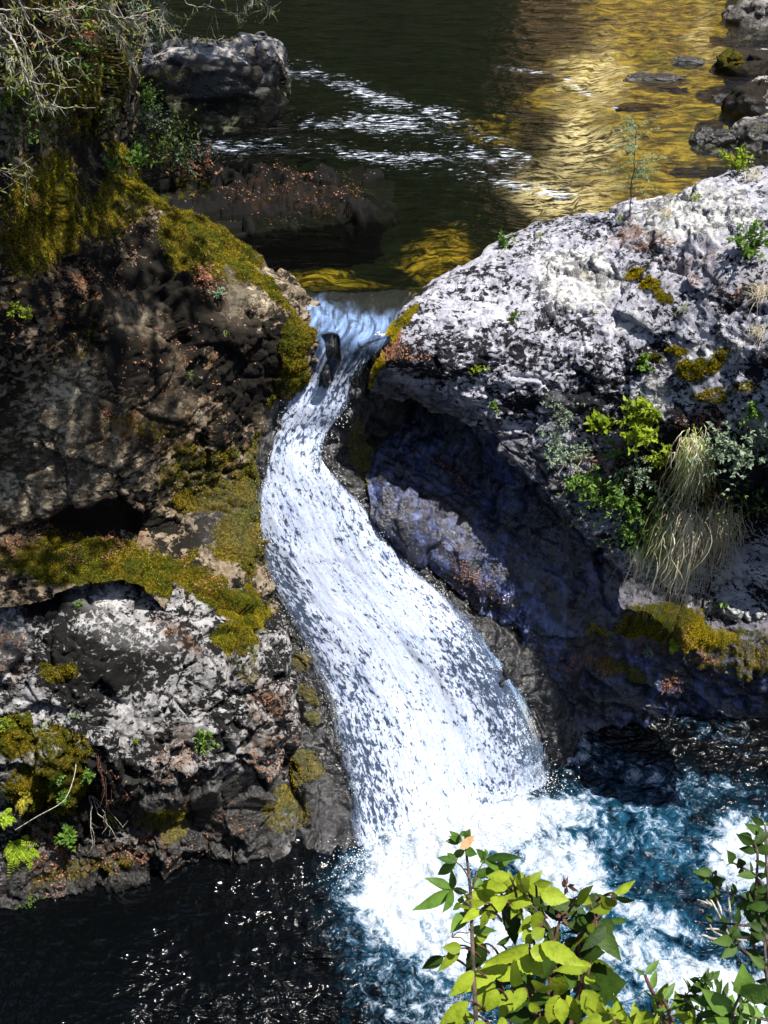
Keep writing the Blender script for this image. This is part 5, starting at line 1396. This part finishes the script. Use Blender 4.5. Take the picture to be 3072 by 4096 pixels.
for px_, py_, lab, size, ns in [(170, 2920, 'sprawling long thin grass blades on the left outcrop', 0.42, 26), (430, 3270, 'fine grass tuft beside the pale root', 0.22, 40), (210, 3230, 'dry grass wisp between fern and root', 0.24, 18)]:
    plant_on(B_, px_, py_, 'grass_tuft', lab, 'grass', 'grass', size, M_grass, 'grass tufts on the left outcrop', n_stem=ns, leaf_w=0.004, spread=1.1, up=0.6)
# long pale stem across the ferns
p0, _ = B_.hit(305, 3080)
st = Build()
root = empty('stalk', tuple(p0), 'long pale bent stalk arching down across the ferns at left', 'stalk')
C = catmull(np.array([at_d(x_, y_, np.linalg.norm(p0 - np.array([0, 0, CAMZ])) - 0.12) for x_, y_ in [(305, 3030), (300, 3090), (275, 3170), (240, 3215), (150, 3265), (60, 3320)]]), np.linspace(0, 5, 30))
tube(st, C, 0.006, 0.003, 0.6, 5)
st.done('stem', M_twig, root, origin=tuple(p0))

# shrubs between the left cliff and the river
for px_, py_, lab, size, ns, ll, mat in [
    (680, 690, 'twiggy green brown shrub on the dark shelf beside the left cliff', 1.0, 26, 0.03, M_green), (760, 690, 'sparse shrub with pale flat leaf sprays leaning over the black water', 0.9, 16, 0.03, M_sage),
    (640, 660, 'dense yellow green shrub under the grey topped boulder', 1.25, 28, 0.03, M_bright), (830, 700, 'low dry shrub with rusty leaves at the left end of the dark shelf', 0.6, 16, 0.03, M_litter)]:
    plant_on(shelf, px_, py_, 'shrub', lab, 'shrub', 'shrub', size, mat, 'shrubs by the dark shelf', n_stem=ns, leaf_l=ll, per=12, spread=0.7, up=1.0)

# left cliff plants
for px_, py_, lab, size, ns, ll, mat in [
    (690, 480, 'tangle of thin stemmed shrub on the cliff edge below the grey topped boulder', 0.6, 22, 0.03, M_sage), (620, 620, 'pair of pale leaves shrub on the cliff edge above the moss ridge', 0.34, 9, 0.05, M_green),
    (560, 420, 'brown and green shrub at the shoulder of the left cliff', 0.5, 20, 0.035, M_green), (460, 260, 'yellow green shrub high on the left cliff under the hanging lichen', 0.45, 16, 0.03, M_bright),
    (230, 240, 'green leafy shrub hanging on the dark left cliff', 0.55, 18, 0.035, M_green), (150, 150, 'orange and green shrub near the top left corner', 0.5, 16, 0.035, M_litter),
    (330, 170, 'shrub of orange dead leaves on the dark left cliff', 0.35, 14, 0.035, M_litter), (60, 520, 'dark green shrub at the left picture edge beneath the pale branches', 0.5, 18, 0.035, M_dark),
    (300, 60, 'feathery green shrub at the top of the left cliff', 0.5, 18, 0.03, M_green), (530, 80, 'pale green shrub at the top of the left cliff near the water', 0.5, 18, 0.03, M_sage),
    (870, 1180, 'small grey green plant on the sunlit shoulder of the left cliff', 0.18, 8, 0.025, M_sage), (820, 1120, 'fallen spray of brown dead leaves on the left cliff', 0.3, 12, 0.035, M_litter),
    (430, 690, 'small bushy plant on the yellow moss ridge', 0.22, 9, 0.03, M_green), (60, 1250, 'yellow leaved plant on the brown left cliff', 0.2, 8, 0.03, M_bright), (410, 480, 'small hanging shrub in the dark recess of the left cliff', 0.3, 10, 0.03, M_dark)]:
    plant_on(L_, px_, py_, 'shrub', lab, 'shrub', 'shrub', size, mat, 'shrubs on the left cliff', n_stem=ns, leaf_l=ll, per=11)
for px_, py_, lab, size, ns in [(360, 340, 'bright fern frond on the dark left cliff', 0.35, 3), (30, 380, 'fresh green fern at the left picture edge', 0.28, 7), (330, 100, 'hanging green fern near the top of the left cliff', 0.3, 6)]:
    plant_on(L_, px_, py_, 'fern', lab, 'fern', 'fern', size, M_bright, 'ferns on the left cliff', n_stem=ns, leaf_l=0.06, leaf_w=0.35)
for px_, py_, lab, size, ns, mat in [(900, 1330, 'small pale grass tuft on the left cliff shoulder', 0.16, 30, M_grass), (760, 1500, 'green grass tuft in the middle of the left cliff', 0.18, 26, M_grass), (1010, 1010, 'single curved straw at the mossy cliff ridge', 0.35, 1, M_straw)]:
    plant_on(L_, px_, py_, 'grass_tuft', lab, 'grass', 'grass', size, mat, 'grass tufts on the left cliff', n_stem=ns, leaf_w=0.005, spread=0.9, up=1.0)
